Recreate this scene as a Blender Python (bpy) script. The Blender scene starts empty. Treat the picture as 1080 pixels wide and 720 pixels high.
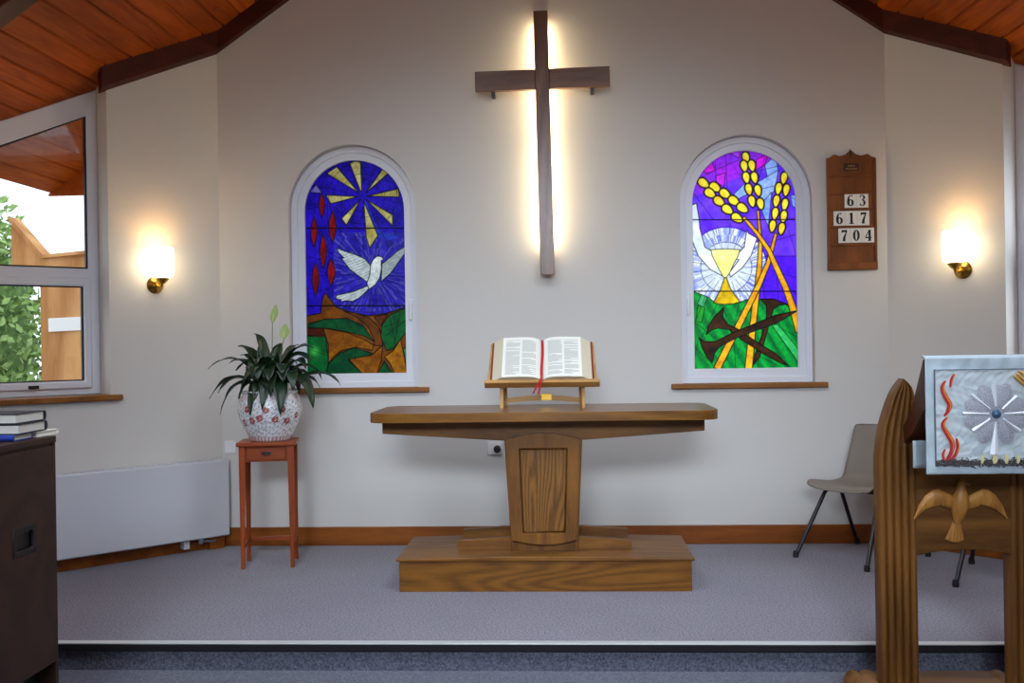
import bpy, bmesh, math, random
import numpy as np
from mathutils import Vector, Matrix
from mathutils.geometry import tessellate_polygon
random.seed(7); rng = np.random.default_rng(5)
SC = bpy.context.scene; COL = SC.collection
PI = math.pi; S2 = 2**-.5

# ------------------------------------------------------------------ helpers
def lin(c):
    c = c/255.0
    return c/12.92 if c <= .04045 else ((c+.055)/1.055)**2.4
def C(r, g, b, a=1.0): return (lin(r), lin(g), lin(b), a)

class MB:
    """collects verts and faces, then links them as one mesh object"""
    def __init__(s): s.v = []; s.f = []; s.m = []
    def add(s, vs, fs, mi=0):
        b = len(s.v); s.v.extend(tuple(p) for p in vs)
        for f in fs: s.f.append(tuple(b+i for i in f)); s.m.append(mi)
    def box(s, x0, x1, y0, y1, z0, z1, M=None, mi=0):
        vs = [Vector((x, y, z)) for z in (z0, z1) for x, y in ((x0, y0), (x1, y0), (x1, y1), (x0, y1))]
        if M is not None: vs = [M @ v for v in vs]
        s.add(vs, [(3, 2, 1, 0), (4, 5, 6, 7), (0, 1, 5, 4), (1, 2, 6, 5), (2, 3, 7, 6), (3, 0, 4, 7)], mi)
    def frustum(s, a, b, ra, rb, mi=0):
        """square post from a to b with half sizes ra, rb (axis aligned)"""
        vs = [(p[0]+x*r, p[1]+y*r, p[2]) for p, r in ((a, ra), (b, rb)) for x, y in ((-1, -1), (1, -1), (1, 1), (-1, 1))]
        s.add(vs, [(3, 2, 1, 0), (4, 5, 6, 7), (0, 1, 5, 4), (1, 2, 6, 5), (2, 3, 7, 6), (3, 0, 4, 7)], mi)
    def prism(s, loops, d0, d1, fn=lambda u, v, d: (u, d, v), mi=0):
        """extrude a 2D outline (first loop) with holes (others) from d0 to d1"""
        vs = [Vector((u, v, 0)) for lp in loops for u, v in lp]
        tris = tessellate_polygon([[Vector((u, v, 0)) for u, v in lp] for lp in loops])
        n = len(vs)
        P = [fn(v.x, v.y, d0) for v in vs]+[fn(v.x, v.y, d1) for v in vs]
        F = [tuple(t) for t in tris]+[tuple(n+i for i in reversed(t)) for t in tris]
        k = 0
        for lp in loops:
            m = len(lp)
            for i in range(m):
                j = (i+1) % m; F.append((k+i, k+j, n+k+j, n+k+i))
            k += m
        s.add(P, F, mi)
    def tube(s, pts, rad, n=10, mi=0, caps=True):
        pts = [Vector(p) for p in pts]
        if not hasattr(rad, '__len__'): rad = [rad]*len(pts)
        V = []; F = []; ref = None
        for i, p in enumerate(pts):
            t = (pts[min(i+1, len(pts)-1)]-pts[max(i-1, 0)]).normalized()
            if ref is None:
                ref = Vector((0, 0, 1)) if abs(t.z) < .9 else Vector((1, 0, 0))
                ref = (ref-t*ref.dot(t)).normalized()
            else: ref = (ref-t*ref.dot(t)).normalized()
            b = t.cross(ref)
            for k in range(n):
                a = 2*PI*k/n; V.append(p+(ref*math.cos(a)+b*math.sin(a))*rad[i])
        for i in range(len(pts)-1):
            for k in range(n):
                F.append((i*n+k, i*n+(k+1) % n, (i+1)*n+(k+1) % n, (i+1)*n+k))
        if caps:
            F.append(tuple(range(n-1, -1, -1))); F.append(tuple((len(pts)-1)*n+k for k in range(n)))
        s.add(V, F, mi)
    def lathe(s, prof, n=40, M=None, mi=0):
        V = []; F = []
        for r, z in prof:
            for k in range(n):
                a = 2*PI*k/n; v = Vector((r*math.cos(a), r*math.sin(a), z)); V.append(M @ v if M is not None else v)
        for i in range(len(prof)-1):
            for k in range(n): F.append((i*n+k, i*n+(k+1) % n, (i+1)*n+(k+1) % n, (i+1)*n+k))
        s.add(V, F, mi)
    def grid(s, fn, nu, nv, mi=0, wrap=False):
        V = [fn(i/(nu-1), j/(nv-1)) for j in range(nv) for i in range(nu)]
        F = [(j*nu+i, j*nu+i+1, (j+1)*nu+i+1, (j+1)*nu+i) for j in range(nv-1) for i in range(nu-1)]
        s.add(V, F, mi)
    def build(s, name, mat, parent=None, bevel=0, seg=2, smooth=35, solid=0, solid_off=-1, sub=0, loc=None):
        me = bpy.data.meshes.new(name); me.from_pydata(s.v, [], s.f)
        mats = mat if isinstance(mat, (list, tuple)) else [mat]
        for m in mats: me.materials.append(m)
        if len(mats) > 1: me.polygons.foreach_set('material_index', s.m)
        bm = bmesh.new(); bm.from_mesh(me)
        bmesh.ops.recalc_face_normals(bm, faces=bm.faces[:]); bm.to_mesh(me); bm.free()
        if smooth:
            me.polygons.foreach_set('use_smooth', [True]*len(me.polygons)); me.set_sharp_from_angle(angle=math.radians(smooth))
        o = bpy.data.objects.new(name, me); COL.objects.link(o)
        if parent: o.parent = parent
        if loc: o.location = loc
        if solid:
            m = o.modifiers.new('thickness', 'SOLIDIFY'); m.thickness = solid; m.offset = solid_off
        if bevel:
            m = o.modifiers.new('bevel', 'BEVEL'); m.width = bevel; m.segments = seg; m.limit_method = 'ANGLE'; m.angle_limit = math.radians(40)
        if sub:
            m = o.modifiers.new('sub', 'SUBSURF'); m.levels = sub; m.render_levels = sub
        return o
def box_mb(*a, **k): m = MB(); m.box(*a, **k); return m
def thing(name, label, cat, loc=(0, 0, 0), rz=0, group=None):
    o = bpy.data.objects.new(name, None); COL.objects.link(o); o.empty_display_size = .1
    o.location = loc; o.rotation_euler = (0, 0, rz); o['label'] = label; o['category'] = cat
    if group: o['group'] = group
    return o
def tag(o, label, cat, group=None):
    o['label'] = label; o['category'] = cat
    if group: o['group'] = group
    return o
def struct(o): o['kind'] = 'structure'; return o
def empty_struct(name, loc=(0, 0, 0), M=None):
    o = bpy.data.objects.new(name, None); COL.objects.link(o); o.location = loc
    if M is not None: o.matrix_world = M
    return struct(o)

# ------------------------------------------------------------------ materials
def new_mat(name):
    m = bpy.data.materials.new(name); m.use_nodes = True
    nt = m.node_tree; return m, nt, nt.nodes, nt.links, nt.nodes['Principled BSDF']
def plain(name, col, rough=.6, metal=0, noise=0, nscale=30, bump=0, bscale=200, coat=0, sheen=0, spec=.5):
    m, nt, N, L, p = new_mat(name)
    p.inputs['Base Color'].default_value = col; p.inputs['Roughness'].default_value = rough; p.inputs['Metallic'].default_value = metal
    p.inputs['Coat Weight'].default_value = coat; p.inputs['Sheen Weight'].default_value = sheen; p.inputs['Specular IOR Level'].default_value = spec
    tc = N.new('ShaderNodeTexCoord')
    if noise:
        n = N.new('ShaderNodeTexNoise'); n.inputs['Scale'].default_value = nscale; n.inputs['Detail'].default_value = 5
        L.new(tc.outputs['Object'], n.inputs['Vector'])
        r = N.new('ShaderNodeValToRGB'); e = r.color_ramp.elements
        e[0].position = .3; e[1].position = .7
        e[0].color = tuple(c*(1-noise) for c in col[:3])+(1,); e[1].color = tuple(min(1, c*(1+noise)) for c in col[:3])+(1,)
        L.new(n.outputs['Fac'], r.inputs['Fac']); L.new(r.outputs['Color'], p.inputs['Base Color'])
    if bump:
        n = N.new('ShaderNodeTexNoise'); n.inputs['Scale'].default_value = bscale; n.inputs['Detail'].default_value = 4
        L.new(tc.outputs['Object'], n.inputs['Vector'])
        b = N.new('ShaderNodeBump'); b.inputs['Strength'].default_value = bump; b.inputs['Distance'].default_value = .004
        L.new(n.outputs['Fac'], b.inputs['Height']); L.new(b.outputs['Normal'], p.inputs['Normal'])
    return m
def wood(name, dark, light, axis='x', scale=1.0, rough=.42, rings=.28, coat=.04, wdir=None, dist=5.0, spec=.28):
    m, nt, N, L, p = new_mat(name)
    tc = N.new('ShaderNodeTexCoord'); mp = N.new('ShaderNodeMapping')
    st = {'x': (.12, 1, 1), 'y': (1, .12, 1), 'z': (1, 1, .12)}[axis]
    mp.inputs['Scale'].default_value = tuple(a*scale for a in st); L.new(tc.outputs['Object'], mp.inputs['Vector'])
    n = N.new('ShaderNodeTexNoise'); n.inputs['Scale'].default_value = 70; n.inputs['Detail'].default_value = 6; n.inputs['Roughness'].default_value = .7; n.inputs['Distortion'].default_value = .3
    L.new(mp.outputs['Vector'], n.inputs['Vector'])
    # growth rings: contour lines of a slow field, so they close into flame figures
    w = N.new('ShaderNodeTexNoise'); w.inputs['Scale'].default_value = 3.2; w.inputs['Detail'].default_value = 2.2; w.inputs['Roughness'].default_value = .45
    L.new(mp.outputs['Vector'], w.inputs['Vector'])
    mu = N.new('ShaderNodeMath'); mu.operation = 'MULTIPLY'; mu.inputs[1].default_value = 10*dist; L.new(w.outputs['Fac'], mu.inputs[0])
    sn = N.new('ShaderNodeMath'); sn.operation = 'SINE'; L.new(mu.outputs[0], sn.inputs[0])
    mr = N.new('ShaderNodeMapRange'); mr.inputs['From Min'].default_value = -1; L.new(sn.outputs[0], mr.inputs['Value'])
    mx = N.new('ShaderNodeMix'); mx.data_type = 'FLOAT'; mx.inputs[0].default_value = rings
    L.new(n.outputs['Fac'], mx.inputs[2]); L.new(mr.outputs[0], mx.inputs[3])
    r = N.new('ShaderNodeValToRGB'); e = r.color_ramp.elements; e[0].position = .22; e[1].position = .72; e[0].color = dark; e[1].color = light
    L.new(mx.outputs[0], r.inputs['Fac']); L.new(r.outputs['Color'], p.inputs['Base Color'])
    b = N.new('ShaderNodeBump'); b.inputs['Strength'].default_value = .12; b.inputs['Distance'].default_value = .003
    L.new(n.outputs['Fac'], b.inputs['Height']); L.new(b.outputs['Normal'], p.inputs['Normal'])
    p.inputs['Roughness'].default_value = rough; p.inputs['Coat Weight'].default_value = coat; p.inputs['Coat Roughness'].default_value = .25
    p.inputs['Specular IOR Level'].default_value = spec
    return m
def emis(name, col, strength):
    m, nt, N, L, p = new_mat(name)
    p.inputs['Base Color'].default_value = col; p.inputs['Emission Color'].default_value = col; p.inputs['Emission Strength'].default_value = strength
    return m

OAK_D, OAK_L = C(80, 46, 10), C(130, 82, 26)
M = {}
M['wall'] = plain('wall_paint', C(212, 207, 201), .85, bump=.05, bscale=120, spec=.2)
M['white_wall'] = plain('reveal_paint', C(226, 222, 214), .8)
M['oak_x'] = wood('oak_along', OAK_D, OAK_L, 'x')
M['oak_z'] = wood('oak_upright', OAK_D, OAK_L, 'z')
M['oak_y'] = wood('oak_depth', OAK_D, OAK_L, 'y')
M['oak_flame'] = wood('oak_figured', C(86, 50, 10), C(128, 80, 22), 'x', .8, rings=.3, dist=17)
M['oak_panel'] = wood('oak_panel_figure', C(80, 48, 12), C(134, 88, 32), 'z', 1.5, rings=.35, dist=15)
M['oak_top'] = wood('oak_polished', C(84, 50, 14), C(132, 86, 32), 'x', rough=.3, coat=.2)
M['light_oak'] = wood('light_oak', C(160, 112, 58), C(205, 160, 98), 'x')
M['light_oak_z'] = wood('light_oak_upright', C(160, 112, 58), C(205, 160, 98), 'z')
M['lect_z'] = wood('lectern_oak', C(78, 46, 16), C(124, 80, 34), 'z', .7, rings=.35)
M['lect_x'] = wood('lectern_oak_rail', C(84, 50, 18), C(128, 84, 36), 'x', .7, rings=.35)
M['bird'] = wood('carved_lime', C(146, 92, 36), C(198, 138, 68), 'z', 1.5, rings=.3)
M['pine_base'] = wood('pine_baseboard', C(112, 54, 10), C(150, 82, 22), 'x', .8)
M['sill'] = wood('sill_wood', C(108, 64, 22), C(146, 94, 42), 'x', .8)
M['cherry_z'] = wood('cherry', C(114, 42, 4), C(160, 68, 10), 'z', .8, rings=.2, coat=.2)
M['cherry_x'] = wood('cherry_rail', C(114, 42, 4), C(160, 68, 10), 'x', .8, rings=.2, coat=.2)
M['cross'] = wood('cross_wood', C(98, 62, 42), C(132, 90, 64), 'z', 1.2, rough=.35, coat=.5)
M['cross_x'] = wood('cross_wood_bar', C(98, 62, 42), C(132, 90, 64), 'x', 1.2, rough=.35, coat=.5)
M['beam'] = wood('stained_beam', C(58, 15, 4), C(82, 28, 10), 'x', .6, rings=.3, rough=.5)
M['hymn'] = wood('hymn_board_wood', C(96, 48, 12), C(136, 76, 24), 'z', .8, coat=.2)
M['cabinet'] = wood('dark_cabinet', C(44, 24, 14), C(62, 37, 23), 'x', .5, rings=.3, rough=.5)
M['desk_dark'] = wood('dark_desk', C(58, 24, 14), C(86, 42, 26), 'z', .8, rough=.4)
M['upvc'] = plain('white_upvc', C(226, 226, 232), .35)
M['black_rubber'] = plain('black_rubber', C(26, 22, 26), .6)
M['alu'] = plain('aluminium_strip', C(205, 202, 200), .45, .3)
M['white_enamel'] = plain('white_enamel', C(204, 204, 210), .4)
M['black_steel'] = plain('black_steel', C(24, 20, 28), .4)
M['shell'] = plain('grey_polypropylene', C(128, 117, 107), .5, bump=.1, bscale=500)
M['brass'] = plain('brass', C(205, 160, 70), .22, 1.0)
M['chrome'] = plain('chrome', C(200, 200, 205), .2, 1.0)
M['dark_metal'] = plain('dark_metal', C(60, 56, 58), .35, .8)
M['plastic_white'] = plain('white_plastic', C(232, 232, 232), .35)
M['black'] = plain('black_plastic', C(14, 14, 16), .4)
M['paper'] = plain('paper', C(236, 232, 220), .8)
M['page_edge'] = plain('page_edges', C(214, 203, 176), .85, noise=.06, nscale=300)
M['ink'] = plain('printed_text', C(168, 166, 160), .85)
M['red_cover'] = plain('red_leather', C(120, 24, 20), .5)
M['ribbon'] = plain('red_ribbon', C(188, 14, 18), .45, sheen=.3)
M['navy'] = plain('navy_cloth_cover', C(26, 28, 40), .6)
M['blue'] = plain('blue_cover', C(28, 58, 150), .5)
M['leaf'] = plain('dark_leaf', C(23, 46, 23), .38, noise=.35, nscale=18)
M['spathe'] = plain('pale_green_spathe', C(168, 188, 112), .5)
M['stalk'] = plain('green_stalk', C(70, 92, 46), .5)
M['soil'] = plain('dark_soil', C(46, 34, 26), .95, bump=.6, bscale=60)
M['card'] = plain('white_card', C(226, 222, 214), .7)
M['card_ink'] = plain('black_ink', C(18, 18, 22), .7)
M['plaque'] = plain('dark_plaque', C(58, 34, 24), .4, .3)
M['gold'] = plain('gold_letter', C(170, 130, 70), .4, .6)
M['cloth'] = plain('pale_blue_silk', C(192, 200, 204), .55, noise=.06, nscale=40, sheen=.3)
M['cloth_border'] = plain('blue_grey_border', C(178, 190, 198), .55, noise=.05, nscale=60, sheen=.3)
M['seam'] = plain('seam_thread', C(96, 104, 118), .7)
M['silver'] = plain('silver_thread', C(236, 238, 244), .3, .15)
M['sequin'] = plain('grey_sequins', C(168, 168, 178), .5, .1, noise=.45, nscale=260, bump=.6, bscale=300)
M['flame'] = plain('red_flame', C(178, 30, 26), .5)
M['flame_gold'] = plain('orange_flame', C(222, 130, 40), .5)
M['wheat'] = plain('gold_thread', C(206, 150, 50), .5)
M['bead'] = plain('dark_beads', C(74, 66, 66), .35, noise=.8, nscale=160, bump=.6, bscale=200)
M['bead_blue'] = plain('blue_glass_bead', C(66, 92, 120), .1)
M['cream'] = plain('cream_thread', C(214, 206, 150), .7)
M['trunk'] = plain('bark', C(84, 66, 50), .9, noise=.3)
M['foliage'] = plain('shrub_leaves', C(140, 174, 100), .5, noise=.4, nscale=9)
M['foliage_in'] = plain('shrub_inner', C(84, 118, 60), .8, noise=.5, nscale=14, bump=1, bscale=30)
M['clad'] = wood('timber_cladding', C(170, 112, 62), C(214, 160, 104), 'z', .5, rings=.4, coat=0, rough=.7)
M['ground'] = plain('paved_ground', C(150, 146, 138), .9, noise=.15, nscale=4)
M['nave_white'] = plain('nave_frame', C(225, 225, 225), .5)

def carpet(name, c0, c1):
    m, nt, N, L, p = new_mat(name)
    tc = N.new('ShaderNodeTexCoord')
    n = N.new('ShaderNodeTexNoise'); n.inputs['Scale'].default_value = 95; n.inputs['Detail'].default_value = 4; n.inputs['Roughness'].default_value = .8
    n2 = N.new('ShaderNodeTexNoise'); n2.inputs['Scale'].default_value = 1.6; n2.inputs['Detail'].default_value = 3
    for q in (n, n2): L.new(tc.outputs['Object'], q.inputs['Vector'])
    r = N.new('ShaderNodeValToRGB'); e = r.color_ramp.elements; e[0].position = .36; e[1].position = .64
    e[0].color = c0; e[1].color = c1
    L.new(n.outputs['Fac'], r.inputs['Fac'])
    mx = N.new('ShaderNodeMix'); mx.data_type = 'RGBA'; mx.blend_type = 'MULTIPLY'; mx.inputs[0].default_value = .25
    L.new(r.outputs['Color'], mx.inputs[6]); L.new(n2.outputs['Fac'], mx.inputs[7]); L.new(mx.outputs[2], p.inputs['Base Color'])
    b = N.new('ShaderNodeBump'); b.inputs['Strength'].default_value = .5; b.inputs['Distance'].default_value = .006
    L.new(n.outputs['Fac'], b.inputs['Height']); L.new(b.outputs['Normal'], p.inputs['Normal'])
    p.inputs['Roughness'].default_value = .95; p.inputs['Specular IOR Level'].default_value = .1; p.inputs['Sheen Weight'].default_value = .2
    return m
M['carpet'] = carpet('grey_carpet', C(82, 77, 87), C(156, 148, 161))
M['carpet_hall'] = carpet('blue_grey_hall_carpet', C(58, 58, 70), C(116, 116, 132))
def ceiling_mat():
    m, nt, N, L, p = new_mat('pine_boards')
    tc = N.new('ShaderNodeTexCoord'); sp = N.new('ShaderNodeSeparateXYZ'); L.new(tc.outputs['Object'], sp.inputs[0])
    d = N.new('ShaderNodeMath'); d.operation = 'DIVIDE'; d.inputs[1].default_value = .115; L.new(sp.outputs['X'], d.inputs[0])
    f = N.new('ShaderNodeMath'); f.operation = 'FLOOR'; L.new(d.outputs[0], f.inputs[0])
    wn = N.new('ShaderNodeTexWhiteNoise'); wn.noise_dimensions = '1D'; L.new(f.outputs[0], wn.inputs['W'])
    mp = N.new('ShaderNodeMapping'); mp.inputs['Scale'].default_value = (1, .1, 1)
    ad = N.new('ShaderNodeVectorMath'); ad.operation = 'MULTIPLY_ADD'; ad.inputs[1].default_value = (0, 7, 0)
    cb = N.new('ShaderNodeCombineXYZ'); L.new(wn.outputs['Value'], cb.inputs['Y'])
    L.new(cb.outputs[0], ad.inputs[0]); L.new(tc.outputs['Object'], ad.inputs[2]); L.new(ad.outputs[0], mp.inputs['Vector'])
    n = N.new('ShaderNodeTexNoise'); n.inputs['Scale'].default_value = 26; n.inputs['Detail'].default_value = 5; n.inputs['Distortion'].default_value = .8
    L.new(mp.outputs['Vector'], n.inputs['Vector'])
    r = N.new('ShaderNodeValToRGB'); e = r.color_ramp.elements; e[0].position = .25; e[1].position = .75
    e[0].color = C(136, 54, 4); e[1].color = C(184, 86, 12); L.new(n.outputs['Fac'], r.inputs['Fac'])
    # knots
    v = N.new('ShaderNodeTexVoronoi'); v.inputs['Scale'].default_value = 3.2; L.new(ad.outputs[0], v.inputs['Vector'])
    kr = N.new('ShaderNodeValToRGB'); k = kr.color_ramp.elements; k[0].position = .03; k[1].position = .09; k[0].color = (.25, .2, .2, 1); k[1].color = (1, 1, 1, 1)
    L.new(v.outputs['Distance'], kr.inputs['Fac'])
    m1 = N.new('ShaderNodeMix'); m1.data_type = 'RGBA'; m1.blend_type = 'MULTIPLY'; m1.inputs[0].default_value = .8
    L.new(r.outputs['Color'], m1.inputs[6]); L.new(kr.outputs['Color'], m1.inputs[7])
    hs = N.new('ShaderNodeHueSaturation'); ma = N.new('ShaderNodeMapRange'); ma.inputs['To Min'].default_value = .8; ma.inputs['To Max'].default_value = 1.15
    L.new(wn.outputs['Value'], ma.inputs['Value']); L.new(ma.outputs[0], hs.inputs['Value']); L.new(m1.outputs[2], hs.inputs['Color'])
    L.new(hs.outputs['Color'], p.inputs['Base Color']); p.inputs['Roughness'].default_value = .55
    p.inputs['Specular IOR Level'].default_value = .2
    return m
M['ceiling'] = ceiling_mat()
def pane_mat():
    m, nt, N, L, p = new_mat('clear_glass')
    N.remove(p); out = N['Material Output']
    t = N.new('ShaderNodeBsdfTransparent'); t.inputs['Color'].default_value = (.95, .97, .97, 1)
    g = N.new('ShaderNodeBsdfGlossy'); g.inputs['Roughness'].default_value = .02
    mx = N.new('ShaderNodeMixShader'); mx.inputs[0].default_value = .035
    L.new(t.outputs[0], mx.inputs[1]); L.new(g.outputs[0], mx.inputs[2]); L.new(mx.outputs[0], out.inputs['Surface'])
    return m
M['pane'] = pane_mat()
def stained_mat():
    m, nt, N, L, p = new_mat('stained_glass')
    N.remove(p); out = N['Material Output']
    at = N.new('ShaderNodeAttribute'); at.attribute_name = 'glass_colour'
    t = N.new('ShaderNodeBsdfTranslucent'); g = N.new('ShaderNodeBsdfGlossy'); g.inputs['Roughness'].default_value = .35
    L.new(at.outputs['Color'], t.inputs['Color'])
    mx = N.new('ShaderNodeMixShader'); mx.inputs[0].default_value = .012
    L.new(t.outputs[0], mx.inputs[1]); L.new(g.outputs[0], mx.inputs[2]); L.new(mx.outputs[0], out.inputs['Surface'])
    return m
M['stained'] = stained_mat()
def attr_mat(name, attr, rough, coat=0):
    m, nt, N, L, p = new_mat(name)
    at = N.new('ShaderNodeAttribute'); at.attribute_name = attr; L.new(at.outputs['Color'], p.inputs['Base Color'])
    p.inputs['Roughness'].default_value = rough; p.inputs['Coat Weight'].default_value = coat
    return m
M['pot'] = attr_mat('painted_porcelain', 'glaze', .2, .5)
M['opal'] = emis('opal_glass_lit', (1, .84, .56, 1), 8.5)
M['tube'] = emis('lit_tube', (1, .84, .50, 1), 60.0)

# ------------------------------------------------------------------ setting: geometry constants
RS = .69                                   # roof slope
def roof_z(x, z0=3.50): return z0+RS*(2.25-abs(x))
XW, YE = 3.6, -1.35                        # side wall, where the splayed walls end
YR = -9.6                                  # rear wall of the hall
ZF = -.13                                  # hall floor, platform is 0

# floors
m = MB(); m.box(-XW-.3, XW+.3, YR-.3, -2.17, ZF-.12, ZF); struct(m.build('floor', M['carpet_hall'], smooth=0))
m = MB(); m.box(-XW-.25, XW+.25, -2.185, -.0005+.3, ZF-.12, 0); struct(m.build('platform', M['carpet'], smooth=0))
m = MB(); m.box(-XW, XW, -2.222, -2.18, -.002, .004); struct(m.build('trim_1', M['alu'], smooth=0, bevel=.001))
m = MB(); m.prism([[(-2.185, -.04), (-2.205, -.04), (-2.215, -.032), (-2.222, -.002), (-2.185, -.002)]], -XW, XW, lambda u, v, d: (d, u, v))
struct(m.build('trim_2', M['black_rubber']))

m = MB(); m.box(-XW, XW, -2.194, -2.184, ZF, -.038); struct(m.build('trim_3', M['carpet_hall'], smooth=0))

# back wall with two arched openings
WX, HW, ZS, ZA = 1.330, .44, 1.07, 2.29     # window centre, half width, sill, arch spring
def arch(cx, hw, zb, za, n=28):
    return [(cx-hw, zb), (cx+hw, zb)]+[(cx+hw*math.cos(PI*k/n), za+hw*math.sin(PI*k/n)) for k in range(n+1)]
m = MB()
out = [(-2.37, -.25), (2.37, -.25), (2.37, roof_z(2.37)+.06), (0, roof_z(0)+.06), (-2.37, roof_z(2.37)+.06)]
m.prism([out, arch(-WX, HW, ZS, ZA), arch(WX, HW, ZS, ZA)], 0, .30)
struct(m.build('wall_back', M['wall'], smooth=30))
# splayed walls with window notch to the roof
def Lm(side):
    """(s along wall, d outward, z) -> world for the left (-1) / right (+1) splayed wall"""
    return lambda s, z, d: (side*(2.25+s*S2+d*S2), -s*S2+d*S2, z)
J0, J1 = .752, 1.66
for side, nm in ((-1, 'wall_left'), (1, 'wall_right')):
    rz = lambda s: roof_z(2.25+s*S2)+.06
    o = [(0, -.25), (1.93, -.25), (1.93, rz(1.93)), (J1, rz(J1)), (J1, ZS), (J0, ZS), (J0, rz(J0)), (0, rz(0)+.02)]
    m = MB(); m.prism([o], 0, .30, Lm(side)); struct(m.build(nm, M['wall'], smooth=0))
# hall side walls
for side, nm in ((-1, 'wall_left'), (1, 'wall_right')):
    o = [(YE+.02, -.25), (YR, -.25), (YR, roof_z(XW)+.1), (YE+.02, roof_z(XW)+.1)]
    m = MB(); m.prism([o], 0, .25, lambda u, v, d: (side*(XW+d), u, v)); struct(m.build(nm, M['wall'], smooth=0))
# rear wall with a glazed screen
m = MB(); o = [(-XW-.2, -.25), (XW+.2, -.25), (XW+.2, roof_z(XW+.2)+.1), (0, roof_z(0)+.1), (-XW-.2, roof_z(XW+.2)+.1)]
m.prism([o, [(-1.1, -.1), (1.1, -.1), (1.1, 2.15), (-1.1, 2.15)], [(-1.6, 2.9), (1.6, 2.9), (1.6, 3.6), (.8, 4.2), (-.8, 4.2), (-1.6, 3.6)]], YR-.25, YR); struct(m.build('wall_rear', M['wall'], smooth=0))
w = empty_struct('door_1', (0, YR-.1, -.1)); f = MB()
f.prism([[(-1.1, 0), (1.1, 0), (1.1, 2.25), (-1.1, 2.25)]]+[[(x+.05, .1), (x+1.05, .1), (x+1.05, 2.18), (x+.05, 2.18)] for x in (-1.1, 0)], -.03, .03)
f.build('door_frame', M['nave_white'], w, smooth=0)
g = MB(); g.box(-1.08, 1.08, -.003, .003, .05, 2.2); g.build('door_glass', M['pane'], w, smooth=0)

w = empty_struct('window_7', (0, YR-.1, 2.9)); f = MB()  # gable window added out of view to light the platform from the front
f.prism([[(-1.6, 0), (1.6, 0), (1.6, .7), (.8, 1.3), (-.8, 1.3), (-1.6, .7)], [(-1.53, .07), (-.03, .07), (-.03, 1.23), (-.77, 1.23), (-1.53, .66)], [(.03, .07), (1.53, .07), (1.53, .66), (.77, 1.23), (.03, 1.23)]], -.03, .03)
f.build('window_frame', M['nave_white'], w, smooth=0)
g = MB(); g.prism([[(-1.58, .02), (1.58, .02), (1.58, .69), (.79, 1.28), (-.79, 1.28), (-1.58, .69)]], -.003, .003); g.build('window_pane', M['pane'], w, smooth=0)

# ceiling: boarded slopes with V-grooves running to the back, overhanging outside
BW = .115
SKX0, SKX1, SKY0, SKY1 = 8*BW, 18*BW, -4.5, -2.9      # opening in each slope for the added rooflights
def slope(mb, side, ya, yb, xa, xb):
    x = xa; pts = []
    while x < xb-.01:
        pts += [(x, roof_z(x)+.020), (x+.008, roof_z(x+.008)), (x+BW-.008, roof_z(x+BW-.008))]
        x += BW
    pts.append((x, roof_z(x)+.012))
    n = len(pts); V = []; F = []
    for y in (ya, yb):
        for u, v in pts: V.append((side*u, y, v))
    for y in (ya, yb):
        V.append((side*xa, y, roof_z(xa)+.16)); V.append((side*pts[-1][0], y, roof_z(x)+.16))
    for i in range(n-1): F.append((i, i+1, n+i+1, n+i))
    a = 2*n; F += [(a, a+1, a+3, a+2), (n-1, a+1, a+3, 2*n-1), (0, a, a+2, n)]
    F.append(tuple(range(n))+(a+1, a)); F.append(tuple(range(2*n-1, n-1, -1))+(a+2, a+3))
    mb.add(V, F)
cm = MB(); XE = 32*BW
for side in (-1, 1):
    slope(cm, side, YR-.2, SKY0, 0, XE); slope(cm, side, SKY1, .62, 0, XE)
    slope(cm, side, SKY0, SKY1, 0, SKX0); slope(cm, side, SKY0, SKY1, SKX1, XE)
struct(cm.build('ceiling', M['ceiling'], smooth=0))
# rooflights added out of view to throw light on the lower wall and floor
for side in (-1, 1):
    w = empty_struct('window_%d' % (5 if side < 0 else 6), (side*(SKX0+SKX1)/2, (SKY0+SKY1)/2, roof_z((SKX0+SKX1)/2)))
    f = MB(); T = lambda u, v, d: (side*u, v, -RS*u+d)
    hx, hy = (SKX1-SKX0)/2, (SKY1-SKY0)/2
    f.prism([[(-hx-.05, -hy-.05), (hx+.05, -hy-.05), (hx+.05, hy+.05), (-hx-.05, hy+.05)], [(-hx+.03, -hy+.03), (hx-.03, -hy+.03), (hx-.03, hy-.03), (-hx+.03, hy-.03)]], -.02, .2, T)
    f.build('window_frame', M['nave_white'], w, smooth=0)
    g = MB(); g.prism([[(-hx, -hy), (hx, -hy), (hx, hy), (-hx, hy)]], .17, .176, T); g.build('window_pane', M['pane'], w, smooth=0)

# raked timber trims along the wall heads
BB = 3.372                                   # underside of the beam at the corners
tr = 3
def trim(mb, mat, **k):
    global tr; tr += 1
    return struct(mb.build('trim_%d' % tr, mat, **k))
for side in (-1, 1):
    m = MB(); z = lambda x: BB+RS*(2.25-x)
    m.prism([[(2.25, z(2.25)), (2.25, roof_z(2.25)+.02), (0, roof_z(0)+.02), (0, z(0))]], -.055, .01, lambda u, v, d: (side*u, d, v))
    trim(m, M['beam'], bevel=.004, smooth=0)
    m = MB(); zz = lambda s: BB+RS*(-s*S2)
    rz = lambda s: roof_z(2.25+s*S2)
    LF = Lm(side); m.prism([[(-.02, zz(-.02)), (.80, zz(.80)), (.80, rz(.80)+.02), (-.02, rz(-.02)+.02)]], -.055, .01, lambda u, v, d: LF(u, v-RS*S2*d, d))
    trim(m, M['beam'], bevel=.004, smooth=0)
# cross rafter nearer the hall
for side in (-1, 1):
    m = MB(); m.prism([[(x, roof_z(x, zz_)) for x, zz_ in ((0, 3.40), (XW, 3.40), (XW, 3.52), (0, 3.52))]], -1.86, -1.70, lambda u, v, d: (side*u, d, v))
    trim(m, M['beam'], bevel=.006, smooth=0)

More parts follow.
